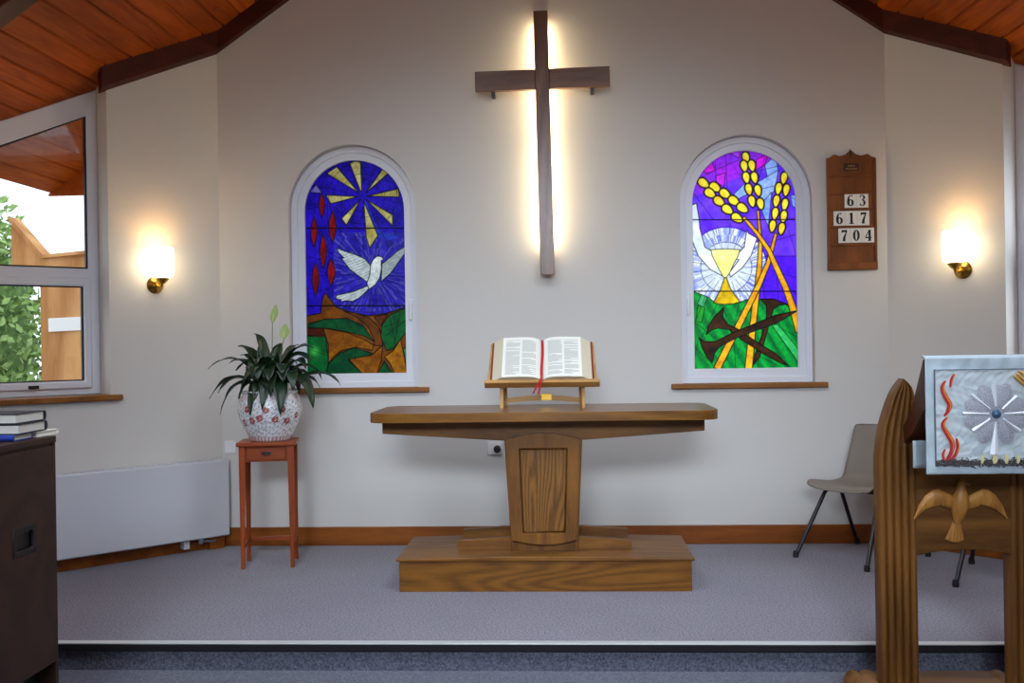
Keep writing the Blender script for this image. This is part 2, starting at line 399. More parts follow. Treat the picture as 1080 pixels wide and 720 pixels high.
# baseboards
m = MB(); m.box(-2.24, 2.24, -.022, 0, 0, .125); struct(m.build('baseboard_back', M['pine_base'], bevel=.005, smooth=0))
for side, nm in ((-1, 'baseboard_left'), (1, 'baseboard_right')):
    m = MB(); m.prism([[(.005, 0), (1.9, 0), (1.9, .125), (.005, .125)]], -.022, 0, Lm(side)); struct(m.build(nm, M['pine_base'], bevel=.004, smooth=0))
# boxed-in pipe casing at the corner under the radiator
m = MB(); m.prism([[(.03, 0), (.135, 0), (.135, .10), (.03, .10)]], -.075, -.022, Lm(-1)); trim(m, M['pine_base'], bevel=.004, smooth=0)

# ------------------------------------------------------------------ stained-glass windows
def ptseg(X, Y, ax, ay, bx, by):
    dx, dy = bx-ax, by-ay; l = dx*dx+dy*dy+1e-9
    t = np.clip(((X-ax)*dx+(Y-ay)*dy)/l, 0, 1)
    return np.hypot(X-ax-t*dx, Y-ay-t*dy)
def inpoly(X, Y, P):
    r = np.zeros(X.shape, bool); n = len(P)
    for i in range(n):
        ax, ay = P[i]; bx, by = P[(i+1) % n]
        if ay == by: continue
        c = ((ay > Y) != (by > Y)) & (X < (bx-ax)*(Y-ay)/(by-ay)+ax); r ^= c
    return r
def smoothn(shape, cell, seed):
    r = np.random.default_rng(seed); h, w = shape
    g = r.random((int(h/cell)+3, int(w/cell)+3)); yy = np.arange(h)/cell; xx = np.arange(w)/cell
    y0 = yy.astype(int); x0 = xx.astype(int); fy = (yy-y0)[:, None]; fx = (xx-x0)[None, :]
    fy = fy*fy*(3-2*fy); fx = fx*fx*(3-2*fx)
    a = g[np.ix_(y0, x0)]; b = g[np.ix_(y0, x0+1)]; c = g[np.ix_(y0+1, x0)]; d = g[np.ix_(y0+1, x0+1)]
    return a*(1-fx)*(1-fy)+b*fx*(1-fy)+c*(1-fx)*fy+d*fx*fy
class Paint:
    def __init__(s, X, Y):
        s.X, s.Y = X, Y; s.c = np.zeros(X.shape+(3,)); s.lead = np.zeros(X.shape)
        s.n1 = smoothn(X.shape, 14, 1); s.n2 = smoothn(X.shape, 5, 2); s.n3 = smoothn(X.shape, 40, 3)
    def L(s, c): return np.array([lin(q) for q in c])
    def fill(s, mask, c, c2=None, var=.25, field=None):
        a = s.L(c)
        if c2 is not None:
            f = (s.n1*.6+s.n3*.4 if field is None else field)[mask][:, None]; f = np.clip((f-.2)/.6, 0, 1)
            col = a*(1-f)+s.L(c2)*f
        else: col = np.broadcast_to(a, (mask.sum(), 3)).copy()
        col = col*(1+var*(s.n2[mask][:, None]-.5)*2)
        s.c[mask] = col; s.lead[mask] = 0
    def line(s, P, w=.9, closed=False, a=1.0, where=None):
        n = len(P); d = np.full(s.X.shape, 1e9)
        for i in range(n if closed else n-1):
            d = np.minimum(d, ptseg(s.X, s.Y, *P[i], *P[(i+1) % n]))
        k = np.clip((w*.5+.35-d)/.5, 0, 1)*a
        if where is not None: k = k*where
        s.lead = np.maximum(s.lead, k)
    def poly(s, P, c, c2=None, w=.9, var=.25, a=1.0, field=None):
        mk = inpoly(s.X, s.Y, P); s.fill(mk, c, c2, var, field); s.line(P, w, True, a); return mk
    def ell(s, cx, cy, rx, ry, ang, c, c2=None, w=1.0, tip=0):
        P = []
        for k in range(20):
            t = 2*PI*k/20; u = rx*math.cos(t)*(1-tip*.45*(math.sin(t))); v = ry*math.sin(t)
            P.append((cx+u*math.cos(ang)-v*math.sin(ang), cy+u*math.sin(ang)+v*math.cos(ang)))
        return s.poly(P, c, c2, w)
    def rays(s, mask, cx, cy, c, n=60, seed=1, lo=.55, amt=1.0):
        """textured white streaks running out from a point"""
        r = np.random.default_rng(seed); ang = np.arctan2(s.Y-cy, s.X-cx); rad = np.hypot(s.X-cx, s.Y-cy)
        ti = ((ang+PI)/(2*PI)*n*4).astype(int) % (n*4); ri = (rad/7).astype(int) % 60
        tab = r.random((n*4, 60)); v = np.clip((tab[ti, ri]-lo)/(1-lo), 0, 1)*amt
        v = np.where(mask, v, 0)[..., None]; s.c = s.c*(1-v)+s.L(c)*v
def band(P, w0, w1):
    """tapered ribbon outline along P"""
    n = len(P); a = []; b = []
    for i, (x, y) in enumerate(P):
        x0, y0 = P[max(i-1, 0)]; x1, y1 = P[min(i+1, n-1)]; l = math.hypot(x1-x0, y1-y0); nx, ny = -(y1-y0)/l, (x1-x0)/l
        w = (w0+(w1-w0)*i/(n-1))/2; a.append((x+nx*w, y+ny*w)); b.append((x-nx*w, y-ny*w))
    return a+b[::-1]
def paint_dove(X, Y):
    p = Paint(X, Y); A = lambda pts: [(310+x/5.76, 160+y/5.76) for x, y in pts]; B = lambda pts: [(310+x/5.333, 270+y/5.333) for x, y in pts]
    every = np.ones(X.shape, bool)
    p.fill(every, (18, 4, 150), (40, 12, 205), .3)
    # lighter blue wheel round the dove
    cx, cy = 395, 290; rad = np.hypot(X-cx, Y-cy)
    mk = (rad < 42) & (Y > 236) | ((X > 352) & (Y > 245))
    p.fill(mk, (30, 16, 150), (48, 38, 190), .3); p.rays(mk & (Y < 328), cx, cy, (120, 126, 205), 40, 3, .7, .4)
    p.fill(inpoly(X, Y, A([(430, 290), (520, 480), (640, 520), (560, 540), (480, 500)])), (22, 44, 186), (36, 62, 200))
    sx, sy = 310+420/5.76, 160+265/5.76
    for r in (17, 30, 44):
        p.line([(sx+r*math.cos(t*.1), sy+r*math.sin(t*.1)) for t in range(63)], .6, True, .75, (Y < 262))
    for t in np.arange(.2, 6.3, .45): p.line([(sx+12*math.cos(t), sy+12*math.sin(t)), (sx+75*math.cos(t), sy+75*math.sin(t))], .6, False, .7, (Y < 262))
    for t in np.arange(-.5, 3.6, .28): p.line([(cx+14*math.cos(t), cy+14*math.sin(t)), (cx+85*math.cos(t), cy+85*math.sin(t))], .5, False, .6)
    for y0 in (195, 214, 262, 284, 303): p.line([(318, y0), (352, y0+4)], .6, False, .6)
    for x0 in (332, 345): p.line([(x0, 180), (x0+3, 325)], .6, False, .6)
    # sun rays
    ry, ry2 = (206, 196, 128), (168, 158, 74)
    for P in ([(405, 240), (340, 70), (370, 55), (405, 65), (413, 235)], [(438, 250), (540, 105), (575, 130)], [(445, 270), (635, 225), (640, 275)], [(440, 290), (600, 385), (600, 450)],
              [(425, 300), (440, 520), (460, 585), (510, 510)], [(405, 290), (290, 405), (320, 445)], [(390, 272), (195, 262), (225, 315)], [(395, 250), (200, 130), (260, 90)]):
        p.poly(A(P), ry, ry2, 1.0)
    for r in (23, 36): p.line([(sx+r*math.cos(t*.1), sy+r*math.sin(t*.1)) for t in range(63)], .6, True, .7, (Y < 262))
    p.poly(A([(95, 245), (135, 198), (170, 250)]), (120, 116, 190), (96, 92, 180), .6)
    # red drops
    for (x, y, w, h), f in (((170, 325, 36, 150), A), ((122, 485, 38, 190), A), ((235, 455, 46, 195), A), ((178, 605, 42, 210), A), ((210, 90, 44, 160), B), ((122, 130, 40, 190), B)):
        P = []
        for k in range(9): t = k/8; P.append((x-w/2*math.sin(PI*t), y-h/2+h*t))
        for k in range(1, 8): t = 1-k/8; P.append((x+w/2*math.sin(PI*t), y-h/2+h*t))
        p.poly(f(P), (150, 8, 22), (104, 4, 20), 1.0)
    # earth
    top = B([(60, 338), (150, 322), (160, 240), (175, 205), (240, 288), (330, 318), (420, 335), (520, 322), (640, 282), (660, 720), (40, 720)])
    p.poly(top, (128, 74, 14), (92, 46, 8), 1.1)
    g1, g2 = (10, 84, 40), (4, 58, 34); b1, b2 = (150, 92, 12), (110, 58, 8)
    p.poly(B([(75, 385), (170, 355), (300, 350), (390, 390), (450, 480), (400, 450), (300, 425), (200, 408), (75, 402)]), g1, g2)
    p.poly(B([(60, 405), (165, 405), (182, 446), (60, 446)]), (84, 32, 10), (64, 22, 10))
    p.poly(B([(165, 405), (300, 430), (400, 470), (450, 500), (440, 530), (350, 512), (270, 530), (220, 570), (195, 605), (195, 500)]), b1, b2)
    p.poly(B([(60, 450), (180, 455), (195, 600), (180, 665), (60, 665)]), (8, 104, 44), (6, 70, 36))
    d = np.hypot(X-(310+115/5.333), Y-(270+535/5.333)); k = np.exp(-(d/4.5)**2)[..., None]; p.c = p.c*(1-k*.7)+p.L((80, 220, 90))*k*.7  # brighter backlit spot painted into the green glass
    p.poly(B([(180, 665), (200, 600), (260, 545), (340, 515), (440, 545), (400, 572), (305, 585), (395, 665)]), g1, g2)
    p.poly(B([(310, 580), (440, 555), (500, 500), (492, 590), (465, 665), (390, 665)]), b1, b2)
    p.poly(B([(280, 308), (350, 320), (420, 345), (480, 395), (500, 470), (500, 505), (450, 500), (452, 470), (420, 400), (360, 345)]), (110, 60, 12), (70, 32, 8))
    p.poly(B([(450, 340), (530, 325), (490, 392)]), (100, 44, 8), (76, 34, 8))
    p.poly(B([(650, 280), (540, 330), (495, 390), (490, 450), (520, 530), (560, 520), (605, 460), (650, 400)]), (12, 108, 44), (8, 78, 38))
    p.poly(B([(510, 565), (560, 530), (600, 465), (620, 560), (640, 665), (570, 665), (540, 600)]), (190, 128, 16), (146, 84, 8))
    p.poly(B([(615, 520), (650, 500), (650, 665), (640, 665)]), (40, 170, 90), (20, 140, 70))
    p.poly(B([(470, 665), (510, 590), (560, 665)]), (10, 92, 38), g2)
    for P in ([(500, 400), (600, 360)], [(510, 450), (640, 350)], [(540, 340), (575, 500)], [(600, 310), (560, 520)], [(230, 352), (250, 415)], [(360, 370), (370, 440)], [(250, 550), (300, 590)], [(70, 520), (190, 560)], [(350, 515), (345, 585)]):
        p.line(B(P), .6, False, .7)
    # dove
    wh, wg = (226, 236, 236), (150, 166, 172)
    wave = .55+.3*np.sin((X*.5+Y*1.3)*1.6)*p.n1
    p.poly([(403, 278), (412, 271), (420, 264), (428, 259.5), (427, 267), (420, 277), (412, 288), (402, 297)], (186, 200, 200), wg, .9, field=wave)
    p.poly([(388, 301), (374, 307), (355, 311.5), (354, 315), (360, 316), (359, 318), (368, 317), (372, 318), (379, 314), (390, 304)], wh, wg, .9, field=wave)
    p.poly([(355.5, 261.5), (364, 265), (374, 268), (385, 273), (391, 280), (390, 290), (388, 298), (380, 292), (369, 284), (360, 272), (363, 272), (357, 266)], wh, wg, .9, field=wave)
    p.poly([(391, 279), (394, 273), (398, 270), (402, 270.5), (405, 273), (402, 275), (402.5, 283), (400.5, 293), (396, 300), (389.5, 305), (387, 299), (390, 290)], (236, 242, 242), (200, 212, 212), .9)
    p.line([(310, 240.5), (440, 240.5)], 1.3); p.line([(310, 322.5), (440, 322)], 1.4)
    return p
def paint_wheat(X, Y):
    p = Paint(X, Y); A = lambda pts: [(720+x/5.54, 145+y/5.54) for x, y in pts]; B = lambda pts: [(720+x/5.54, 270+y/5.54) for x, y in pts]
    every = np.ones(X.shape, bool)
    p.fill(every, (84, 30, 236), (112, 62, 240), .15)
    mk = inpoly(X, Y, A([(0, 380), (200, 60), (620, 40), (500, 160), (100, 330)])); p.fill(mk, (120, 40, 226), (160, 30, 222))
    for P, c in (([(120, 190), (170, 140), (190, 190), (140, 215)], (196, 20, 214)), ([(190, 225), (250, 205), (240, 290), (200, 260)], (186, 40, 220)), ([(430, 130), (500, 95), (480, 160), (430, 190)], (206, 24, 226)), ([(250, 80), (340, 65), (330, 120)], (160, 60, 235))):
        p.poly(A(P), c, None, .6)
    for P in ([(480, 160), (540, 105), (560, 200), (500, 260)], [(440, 260), (560, 190), (540, 300), (470, 420)], [(300, 330), (360, 270), (380, 330), (320, 360)], [(450, 400), (520, 320), (500, 520)], [(630, 340), (670, 330), (670, 420), (640, 400)]):
        p.poly(A(P), (112, 150, 240), (140, 170, 245), .6)
    p.poly(B([(440, 0), (680, 0), (680, 330), (600, 285), (480, 250)]), (70, 18, 232), (84, 26, 240), .5)
    # radiant circle round the chalice
    cx, cy = 766, 282; rad = np.hypot(X-cx, Y-cy); mk = (rad < 42) & (X < 808)
    p.fill(mk, (104, 110, 238), (150, 170, 246), .2); p.rays(mk, cx, cy, (236, 240, 255), 44, 9, .3, .95)
    mk2 = (rad < 26) & (X < 806); k = np.where(mk2, .55, 0)[..., None]; p.c = p.c*(1-k)+p.L((214, 224, 255))*k
    for t in np.arange(0, 6.3, .3): p.line([(cx+16*math.cos(t), cy+16*math.sin(t)), (cx+46*math.cos(t), cy+46*math.sin(t))], .6, False, .7)
    for r in (27, 43): p.line([(cx+r*math.cos(t*.1), cy+r*math.sin(t*.1)) for t in range(63)], .6, True, .8, (X < 812))
    for P in ([(60, 320), (180, 480)], [(100, 240), (300, 330)], [(250, 70), (260, 300)], [(460, 300), (640, 260)], [(480, 120), (420, 330)], [(330, 220), (640, 150)], [(480, 620), (680, 560)], [(560, 300), (680, 380)], [(470, 480), (680, 470)], [(620, 540), (670, 720)], [(190, 140), (200, 330)], [(140, 210), (330, 130)]):
        p.line(A(P), .6, False, .75)
    for P in ([(440, 60), (680, 130)], [(540, 10), (560, 260)], [(600, 160), (680, 240)]): p.line(B(P), .6, False, .7)
    # grass
    g1, g2 = (10, 150, 52), (4, 110, 46)
    stripe = .5+.5*np.sin((X*.8-Y*.5)*.55)
    p.poly(B([(40, 200), (150, 240), (190, 275), (330, 272), (370, 255), (440, 256), (480, 250), (560, 262), (610, 285), (690, 335), (690, 720), (40, 720)]), g1, g2, 1.0, field=stripe)
    p.poly(B([(110, 225), (145, 240), (120, 300), (85, 280)]), (70, 180, 120), (60, 160, 100), .6)
    p.poly(B([(520, 400), (560, 400), (690, 560), (690, 640)]), (60, 190, 100), (30, 160, 80), .6)
    p.poly(B([(90, 290), (130, 300), (110, 390), (75, 380)]), (50, 160, 40), (20, 140, 40), .6)
    for P in ([(130, 240), (60, 420)], [(200, 280), (110, 480)], [(60, 380), (190, 480)], [(330, 270), (300, 420)], [(380, 260), (420, 330)], [(60, 520), (180, 640)], [(300, 500), (310, 650)], [(500, 450), (600, 640)], [(560, 410), (680, 480)], [(440, 580), (560, 640)], [(240, 300), (270, 420)], [(90, 490), (60, 640)], [(600, 300), (560, 400)], [(470, 380), (440, 640)]):
        p.line(B(P), .6, False, .75)
    # hands
    wh, wg = (246, 250, 255), (206, 218, 250)
    for P in ([(40, 400), (80, 382), (95, 470), (100, 530), (130, 640), (220, 692), (200, 715), (225, 790), (240, 812), (160, 770), (90, 690), (55, 600)], [(375, 540), (385, 560), (435, 588), (400, 690), (350, 760), (280, 815), (272, 790), (330, 715), (285, 700), (330, 670), (360, 640)]):
        p.poly(A(P), wh, wg, .9, .05)
    # chalice
    p.poly(A([(165, 655), (250, 650), (335, 655), (325, 690), (300, 735), (275, 790), (255, 818), (240, 818), (215, 775), (190, 725), (172, 690)]), (240, 236, 120), (250, 246, 160), .8)
    p.poly(B([(244, 128), (256, 128), (280, 190), (335, 268), (300, 278), (250, 282), (210, 280), (180, 272), (220, 200)]), (232, 196, 20), (176, 140, 16), .9)
    for x in (205, 235): pass
    # nails
    bk, b2 = (30, 20, 16), (64, 36, 16)
    # wheat stems first, nails over the lower two
    gd, gd2 = (236, 178, 30), (206, 132, 20)
    p.poly(band(A([(440, 425), (455, 600)])+B([(452, 20), (440, 150), (408, 430), (385, 660)]), 2.4, 8), gd, gd2, 1.0)
    p.poly(band(A([(545, 560), (520, 660)])+B([(500, 40), (440, 180), (330, 400), (200, 660)]), 3, 7.5), gd, gd2, 1.0)
    p.poly(band(A([(355, 465), (440, 565), (505, 660)])+B([(540, 50), (600, 180), (640, 290), (682, 440)]), 3.2, 8), gd, gd2, 1.0)
    p.poly(B([(455, 250), (530, 250), (612, 280), (560, 287), (530, 310), (515, 360), (480, 490), (450, 590), (410, 640), (425, 570), (460, 470), (490, 350), (490, 290)]), b2, bk, 1.0)
    p.poly(B([(240, 300), (235, 350), (260, 395), (330, 430), (430, 500), (540, 565), (620, 640), (560, 618), (460, 562), (350, 492), (270, 430), (210, 420), (170, 430), (138, 458), (150, 410), (180, 360)]), bk, b2, 1.0)
    p.poly(B([(95, 478), (130, 500), (190, 500), (300, 445), (420, 395), (540, 345), (675, 316), (560, 385), (440, 430), (320, 475), (215, 530), (185, 570), (172, 624), (140, 590), (115, 540)]), bk, b2, 1.0)
    # ears
    k1, k2 = (255, 222, 62), (246, 190, 30)
    for pts, ang, rx, ry in (([(122, 265), (190, 290), (160, 325), (248, 328), (213, 372), (300, 370), (262, 420), (350, 412), (318, 470)], -.95, 26, 38), ([(370, 118), (360, 168), (405, 165), (372, 235), (420, 235), (387, 303), (440, 310), (405, 373), (455, 388)], -.2, 22, 36), ([(592, 238), (560, 300), (605, 308), (547, 372), (597, 392), (540, 445), (590, 462), (525, 518), (578, 533)], .15, 21, 38)):
        for x, y in pts:
            a = A([(x, y)])[0]; p.ell(a[0], a[1], rx/5.54, ry/5.54, ang, k1, k2, 1.7, .5)
    p.line([(715, 231.6), (850, 231.6)], 1.2); p.line([(715, 307), (850, 307)], 1.2)
    return p
AFF = {-1: ((0.006623126903988876, -9.941967159159126e-05, -3.7867902672898626), (-0.00012537284092802516, -0.006558073468793241, 3.7941738719431197)),
       1: ((0.006352520909102874, -9.536005096621829e-05, -3.631524320144327), (-0.00012025045855268424, -0.00642282205727893, 3.7530045632369275))}
GB = 1.162; GH = .352
def stained(side, painter, gain):
    cx = side*WX; root = empty_struct('window_%d' % (1 if side < 0 else 2), (cx, .1, ZS))
    # cartoon space of the design (a flat artwork) <-> glass plane
    st = .003; nx = int(2*GH/st)+1; nz = int((ZA+GH-GB)/st)+1
    xs = np.linspace(-GH, GH, nx); zs = np.linspace(GB, ZA+GH, nz); XX, ZZ = np.meshgrid(xs, zs)
    (a, b, c), (d, e, f) = AFF[side]; det = a*e-b*d
    wx = XX+cx-c; wz = ZZ-f; PX = (e*wx-b*wz)/det; PY = (-d*wx+a*wz)/det
    p = painter(PX, PY)
    col = np.clip(p.c*gain, 0, .97)*(1-.97*p.lead[..., None])
    dep = -.0010*p.lead-.0004*p.n2
    V = np.stack([XX, dep, ZZ-ZS], -1).reshape(-1, 3)
    idx = np.arange(nx*nz).reshape(nz, nx); q = np.stack([idx[:-1, :-1], idx[:-1, 1:], idx[1:, 1:], idx[1:, :-1]], -1)
    cxm = (XX[:-1, :-1]+st/2); czm = ZZ[:-1, :-1]+st/2
    keep = (czm < ZA) | (np.hypot(cxm, czm-ZA) < GH)
    q = q[keep]
    me = bpy.data.meshes.new('stained_glass'); me.from_pydata(V.tolist(), [], q.tolist()); me.materials.append(M['stained'])
    at = me.color_attributes.new('glass_colour', 'FLOAT_COLOR', 'POINT')
    at.data.foreach_set('color', np.concatenate([col.reshape(-1, 3), np.ones((nx*nz, 1))], 1).astype(np.float32).ravel())
    o = bpy.data.objects.new('stained_glass', me); COL.objects.link(o); o.parent = root
    o['label'] = 'leaded stained glass'
    fr = MB(); fr.prism([arch(0, HW-.002, 0, ZA-ZS), arch(0, .395, .04, ZA-ZS)], -.035, .05); fr.build('window_frame', M['upvc'], root, bevel=.006, smooth=30)
    sa = MB(); sa.prism([arch(0, .405, .03, ZA-ZS), arch(0, .346, .096, ZA-ZS)], -.022, .04); sa.build('window_sash', M['upvc'], root, bevel=.008, smooth=30)
    hx = -side*.385
    h = MB(); h.box(hx-.012, hx+.012, -.034, -.02, .50, .60); h.box(hx-.008, hx+.008, -.052, -.03, .46, .57); h.build('window_handle', M['plastic_white'], root, bevel=.004)
    sl = MB(); sl.box(-.515, .515, -.135, -.04, -.034, .001); sl.build('window_sill', M['sill'], root, bevel=.006)
    return root
stained(-1, paint_dove, .68)
stained(1, paint_wheat, 1.2)

# ------------------------------------------------------------------ splayed-wall windows (clear)
def clear_window(side, nm):
    root = empty_struct(nm, (side*2.25, 0, 0)); F = lambda s, z, d: (side*(s*S2+d*S2), -s*S2+d*S2, z)
    top = lambda s, k=0: roof_z(2.25+s*S2+.18*S2)-k
    D0, D1 = .175, .235
    f = MB(); a, b = J0, J1
    f.prism([[(a, ZS), (b, ZS), (b, top(b)), (a, top(a))],
             [(a+.070, 1.88), (b-.070, 1.88), (b-.070, top(b-.070, .15)), (a+.070, top(a+.070, .15))],
             [(a+.07, 1.13), (b-.07, 1.13), (b-.07, 1.80), (a+.07, 1.80)]], D0, D1, F)
    f.build('window_frame', M['upvc'], root, bevel=.008, smooth=30)
    s_ = MB(); s_.prism([[(a+.057, 1.112), (b-.057, 1.112), (b-.057, 1.820), (a+.057, 1.820)], [(a+.101, 1.16), (b-.101, 1.16), (b-.101, 1.765), (a+.101, 1.765)]], D0-.02, D0+.03, F)
    s_.build('window_sash', M['upvc'], root, bevel=.008, smooth=30)
    g = MB(); g.prism([[(a+.06, 1.12), (b-.06, 1.12), (b-.06, top(b-.06, .13)), (a+.06, top(a+.06, .13))]], D0+.03, D0+.036, F); g.build('window_pane', M['pane'], root, smooth=0)
    sl = MB(); sl.prism([[(.69, ZS-.034), (b+.06, ZS-.034), (b+.06, ZS+.001), (.69, ZS+.001)]], -.045, .18, F); sl.build('window_sill', M['sill'], root, bevel=.005)
    k = MB(); k.prism([[(1.14, 1.12), (1.20, 1.12), (1.20, 1.14), (1.14, 1.14)]], D0-.045, D0-.02, F); k.build('window_latch', M['dark_metal'], root, bevel=.004)
    # weather seal round the panes
    q = MB()
    for z0, z1, t in ((1.88, None, .15), (1.16, 1.765, 0)):
        e = .070 if z1 is None else .101
        o = [(a+e-.004, z0-.004), (b-e+.004, z0-.004), (b-e+.004, z1+.004 if z1 else top(b-e, t-.004)), (a+e-.004, z1+.004 if z1 else top(a+e, t-.004))]
        i = [(a+e+.010, z0+.008), (b-e-.010, z0+.008), (b-e-.010, z1-.008 if z1 else top(b-e, t+.01)), (a+e+.010, z1-.008 if z1 else top(a+e, t+.01))]
        q.prism([o, i], D0+.004, D0+.028, F)
    q.build('window_seal', M['black_rubber'], root, smooth=0)
clear_window(-1, 'window_3'); clear_window(1, 'window_4')

# ------------------------------------------------------------------ lit cross
t = thing('wall_cross', 'large dark wooden cross on the back wall, lit from behind by a warm tube', 'cross', (0, 0, 1.81))
tilt = math.radians(.75)
t.rotation_euler = (0, -tilt, 0)
m = MB(); m.box(-.047, .047, -.105, -.06, 0, 1.755); m.build('upright', M['cross'], t, bevel=.004)
m = MB(); m.box(-.448, -.047, -.103, -.058, 1.235, 1.368); m.box(.047, .448, -.103, -.058, 1.235, 1.368); m.build('crossbar', M['cross_x'], t, bevel=.004)
for z0, z1 in ((.20, .92), (.96, 1.68)):
    m = MB(); m.tube([(0, -.033, z0), (0, -.033, z1)], .013, 12); m.build('lit_tube', M['tube'], t)
for x in (-.33, .33):
    m = MB(); m.box(x-.012, x+.012, -.085, .0, 1.205, 1.24); m.build('wall_bracket', M['dark_metal'], t, bevel=.003)
for z0 in (.08, 1.69):
    m = MB(); m.box(-.02, .02, -.06, 0, z0, z0+.055); m.build('wall_fixing', M['dark_metal'], t)

# ------------------------------------------------------------------ wall sconces
def sconce(side, s, label):
    F = Lm(side); p = F(s, 1.775, 0); t = thing('wall_sconce', label, 'wall lamp', p, 0, None)
    # local frame: -Y faces the room along the wall normal
    t.rotation_euler = (0, 0, -side*PI/4)
    R90 = Matrix.Rotation(PI/2, 4, 'X')
    m = MB(); m.lathe([(.0, 0), (.056, 0), (.056, .006), (.048, .014), (.03, .022), (.02, .034), (0, .036)], 36, R90); m.build('backplate', M['brass'], t)
    m = MB(); m.tube([(0, -.03, 0), (0, -.07, -.014), (0, -.105, -.012), (0, -.12, .01), (0, -.12, .03)], [.01, .009, .009, .01, .012], 12); m.build('arm', M['brass'], t)
    m = MB(); m.lathe([(0, .0), (.018, .004), (.034, .022), (.042, .034), (.042, .040), (0, .040)], 32, Matrix.Translation((0, -.12, .0))); m.build('lamp_cup', M['brass'], t)
    m = MB(); m.lathe([(.0, .042), (.055, .043), (.066, .052), (.071, .085), (.072, .17), (.070, .232), (.067, .236), (.066, .232), (.068, .17), (.064, .06), (0, .050)], 40, Matrix.Translation((0, -.12, 0))); m.build('lamp_shade', M['opal'], t)
    return t
sconce(-1, .455, 'brass wall lamp with lit white glass shade beside the clear window on the left')
sconce(1, .497, 'brass wall lamp with lit white glass shade right of the hymn board')

# ------------------------------------------------------------------ hymn board and number cards
HB = (2.016, 0, 1.81)
t = thing('hymn_board', 'tall wooden hymn board with scalloped top hanging right of the stained glass', 'hymn board', HB)
k = .001156
ol = [(-.16, 0), (.16, 0), (.16, .742)]+[(x*k, .742+(62-y)*k) for x, y in ((118, 58), (106, 48), (92, 41), (78, 45), (64, 50), (48, 48), (30, 42), (16, 30), (0, 15), (-16, 30), (-30, 42), (-48, 48), (-64, 50), (-78, 45), (-92, 41), (-106, 48), (-118, 58))]+[(-.16, .742)]
m = MB(); m.prism([ol], -.018, -.002); m.build('board', M['hymn'], t, bevel=.003)
for z in (.625, .508, .402, .288, .168):
    m = MB(); m.box(-.156, .156, -.028, -.018, z-.009, z+.004); m.build('card_rail', M['hymn'], t, bevel=.002)
m = MB(); m.box(-.162, .162, -.034, -.0, 0, .05); m.build('bottom_rail', M['hymn'], t, bevel=.004)
for x in (-.154, .154):
    m = MB(); m.box(x-.007, x+.007, -.030, -.018, .05, .735); m.build('side_strip', M['hymn'], t, bevel=.002)
pl = MB(); pl.box(-.05, .05, -.022, -.018, .655, .705); pq = pl.build('title_plaque', M['plaque'], t, bevel=.002)
q = MB()
for r, (a, b) in enumerate(((-.02, .024), (-.036, .036))):
    x = a
    while x < b:
        w = random.uniform(.004, .007); z = .688-r*.02; q.box(x, x+w, -.0235, -.022, z-.004, z+.005); x += w+.003
q.build('worn_lettering', M['gold'], pq)
m = MB(); m.tube([(0, -.004, .80), (0, -.026, .765), (0, -.026, .752), (0, -.018, .75)], .004, 8); m.build('hanging_hook', M['dark_metal'], t)
def stroke(mb, P, y0=-.0012, y1=-.0002, sc=1, ox=0, oz=0):
    a = []; b = []; n = len(P)
    for i, (x, z, w) in enumerate(P):
        x0, z0, _ = P[max(i-1, 0)]; x1, z1, _ = P[min(i+1, n-1)]; l = math.hypot(x1-x0, z1-z0)+1e-9; nx, nz = -(z1-z0)/l, (x1-x0)/l
        a.append((x+nx*w/2, z+nz*w/2)); b.append((x-nx*w/2, z-nz*w/2))
    V = []
    for y in (y0, y1): V += [(ox+u*sc, y, oz+v*sc) for u, v in a]+[(ox+u*sc, y, oz+v*sc) for u, v in b]
    F = []
    for i in range(n-1): F += [(i, i+1, n+i+1, n+i), (2*n+i, 3*n+i, 3*n+i+1, 2*n+i+1), (i, 2*n+i, 2*n+i+1, i+1), (n+i, n+i+1, 3*n+i+1, 3*n+i)]
    F += [(0, n, 3*n, 2*n), (n-1, 3*n-1, 4*n-1, 2*n-1)]
    mb.add(V, F)
def ring(cx, cz, rx, rz, thick, thin, n=28):
    return [(cx+rx*math.cos(2*PI*i/n), cz+rz*math.sin(2*PI*i/n), thin+(thick-thin)*abs(math.cos(2*PI*i/n))**1.3) for i in range(n+1)]
DIG = {'6': [ring(.3, .30, .19, .265, .16, .05), [(.46, .86, .11), (.41, .945, .07), (.32, .97, .045), (.20, .88, .08), (.13, .70, .13), (.11, .5, .16), (.11, .3, .16)]],
       '3': [[(.09, .80, .11), (.13, .92, .06), (.28, .97, .045), (.42, .87, .11), (.45, .74, .14), (.40, .60, .09), (.26, .535, .045)], [(.26, .535, .045), (.42, .46, .1), (.49, .29, .16), (.43, .1, .1), (.28, .025, .05), (.13, .07, .07), (.09, .20, .11)]],
       '1': [[(.3, 0, .16), (.3, .98, .16)], [(.1, .03, .06), (.5, .03, .06)], [(.3, .95, .06), (.12, .82, .07)]],
       '7': [[(.06, .90, .15), (.54, .90, .15)], [(.085, .95, .05), (.085, .72, .05)], [(.52, .90, .06), (.38, .58, .1), (.29, .30, .16), (.26, .0, .19)]],
       '0': [ring(.3, .5, .19, .455, .16, .05)],
       '4': [[(.38, .98, .06), (.05, .32, .06)], [(.02, .28, .08), (.58, .28, .08)], [(.41, .98, .16), (.41, 0, .16)], [(.24, .03, .06), (.56, .03, .06)]]}
CW, CH = .078, .096
rows = (('63', .030, .458), ('617', -.004, .341), ('704', .026, .227))
pos = {1: 'only card left of the other', 2: ''}
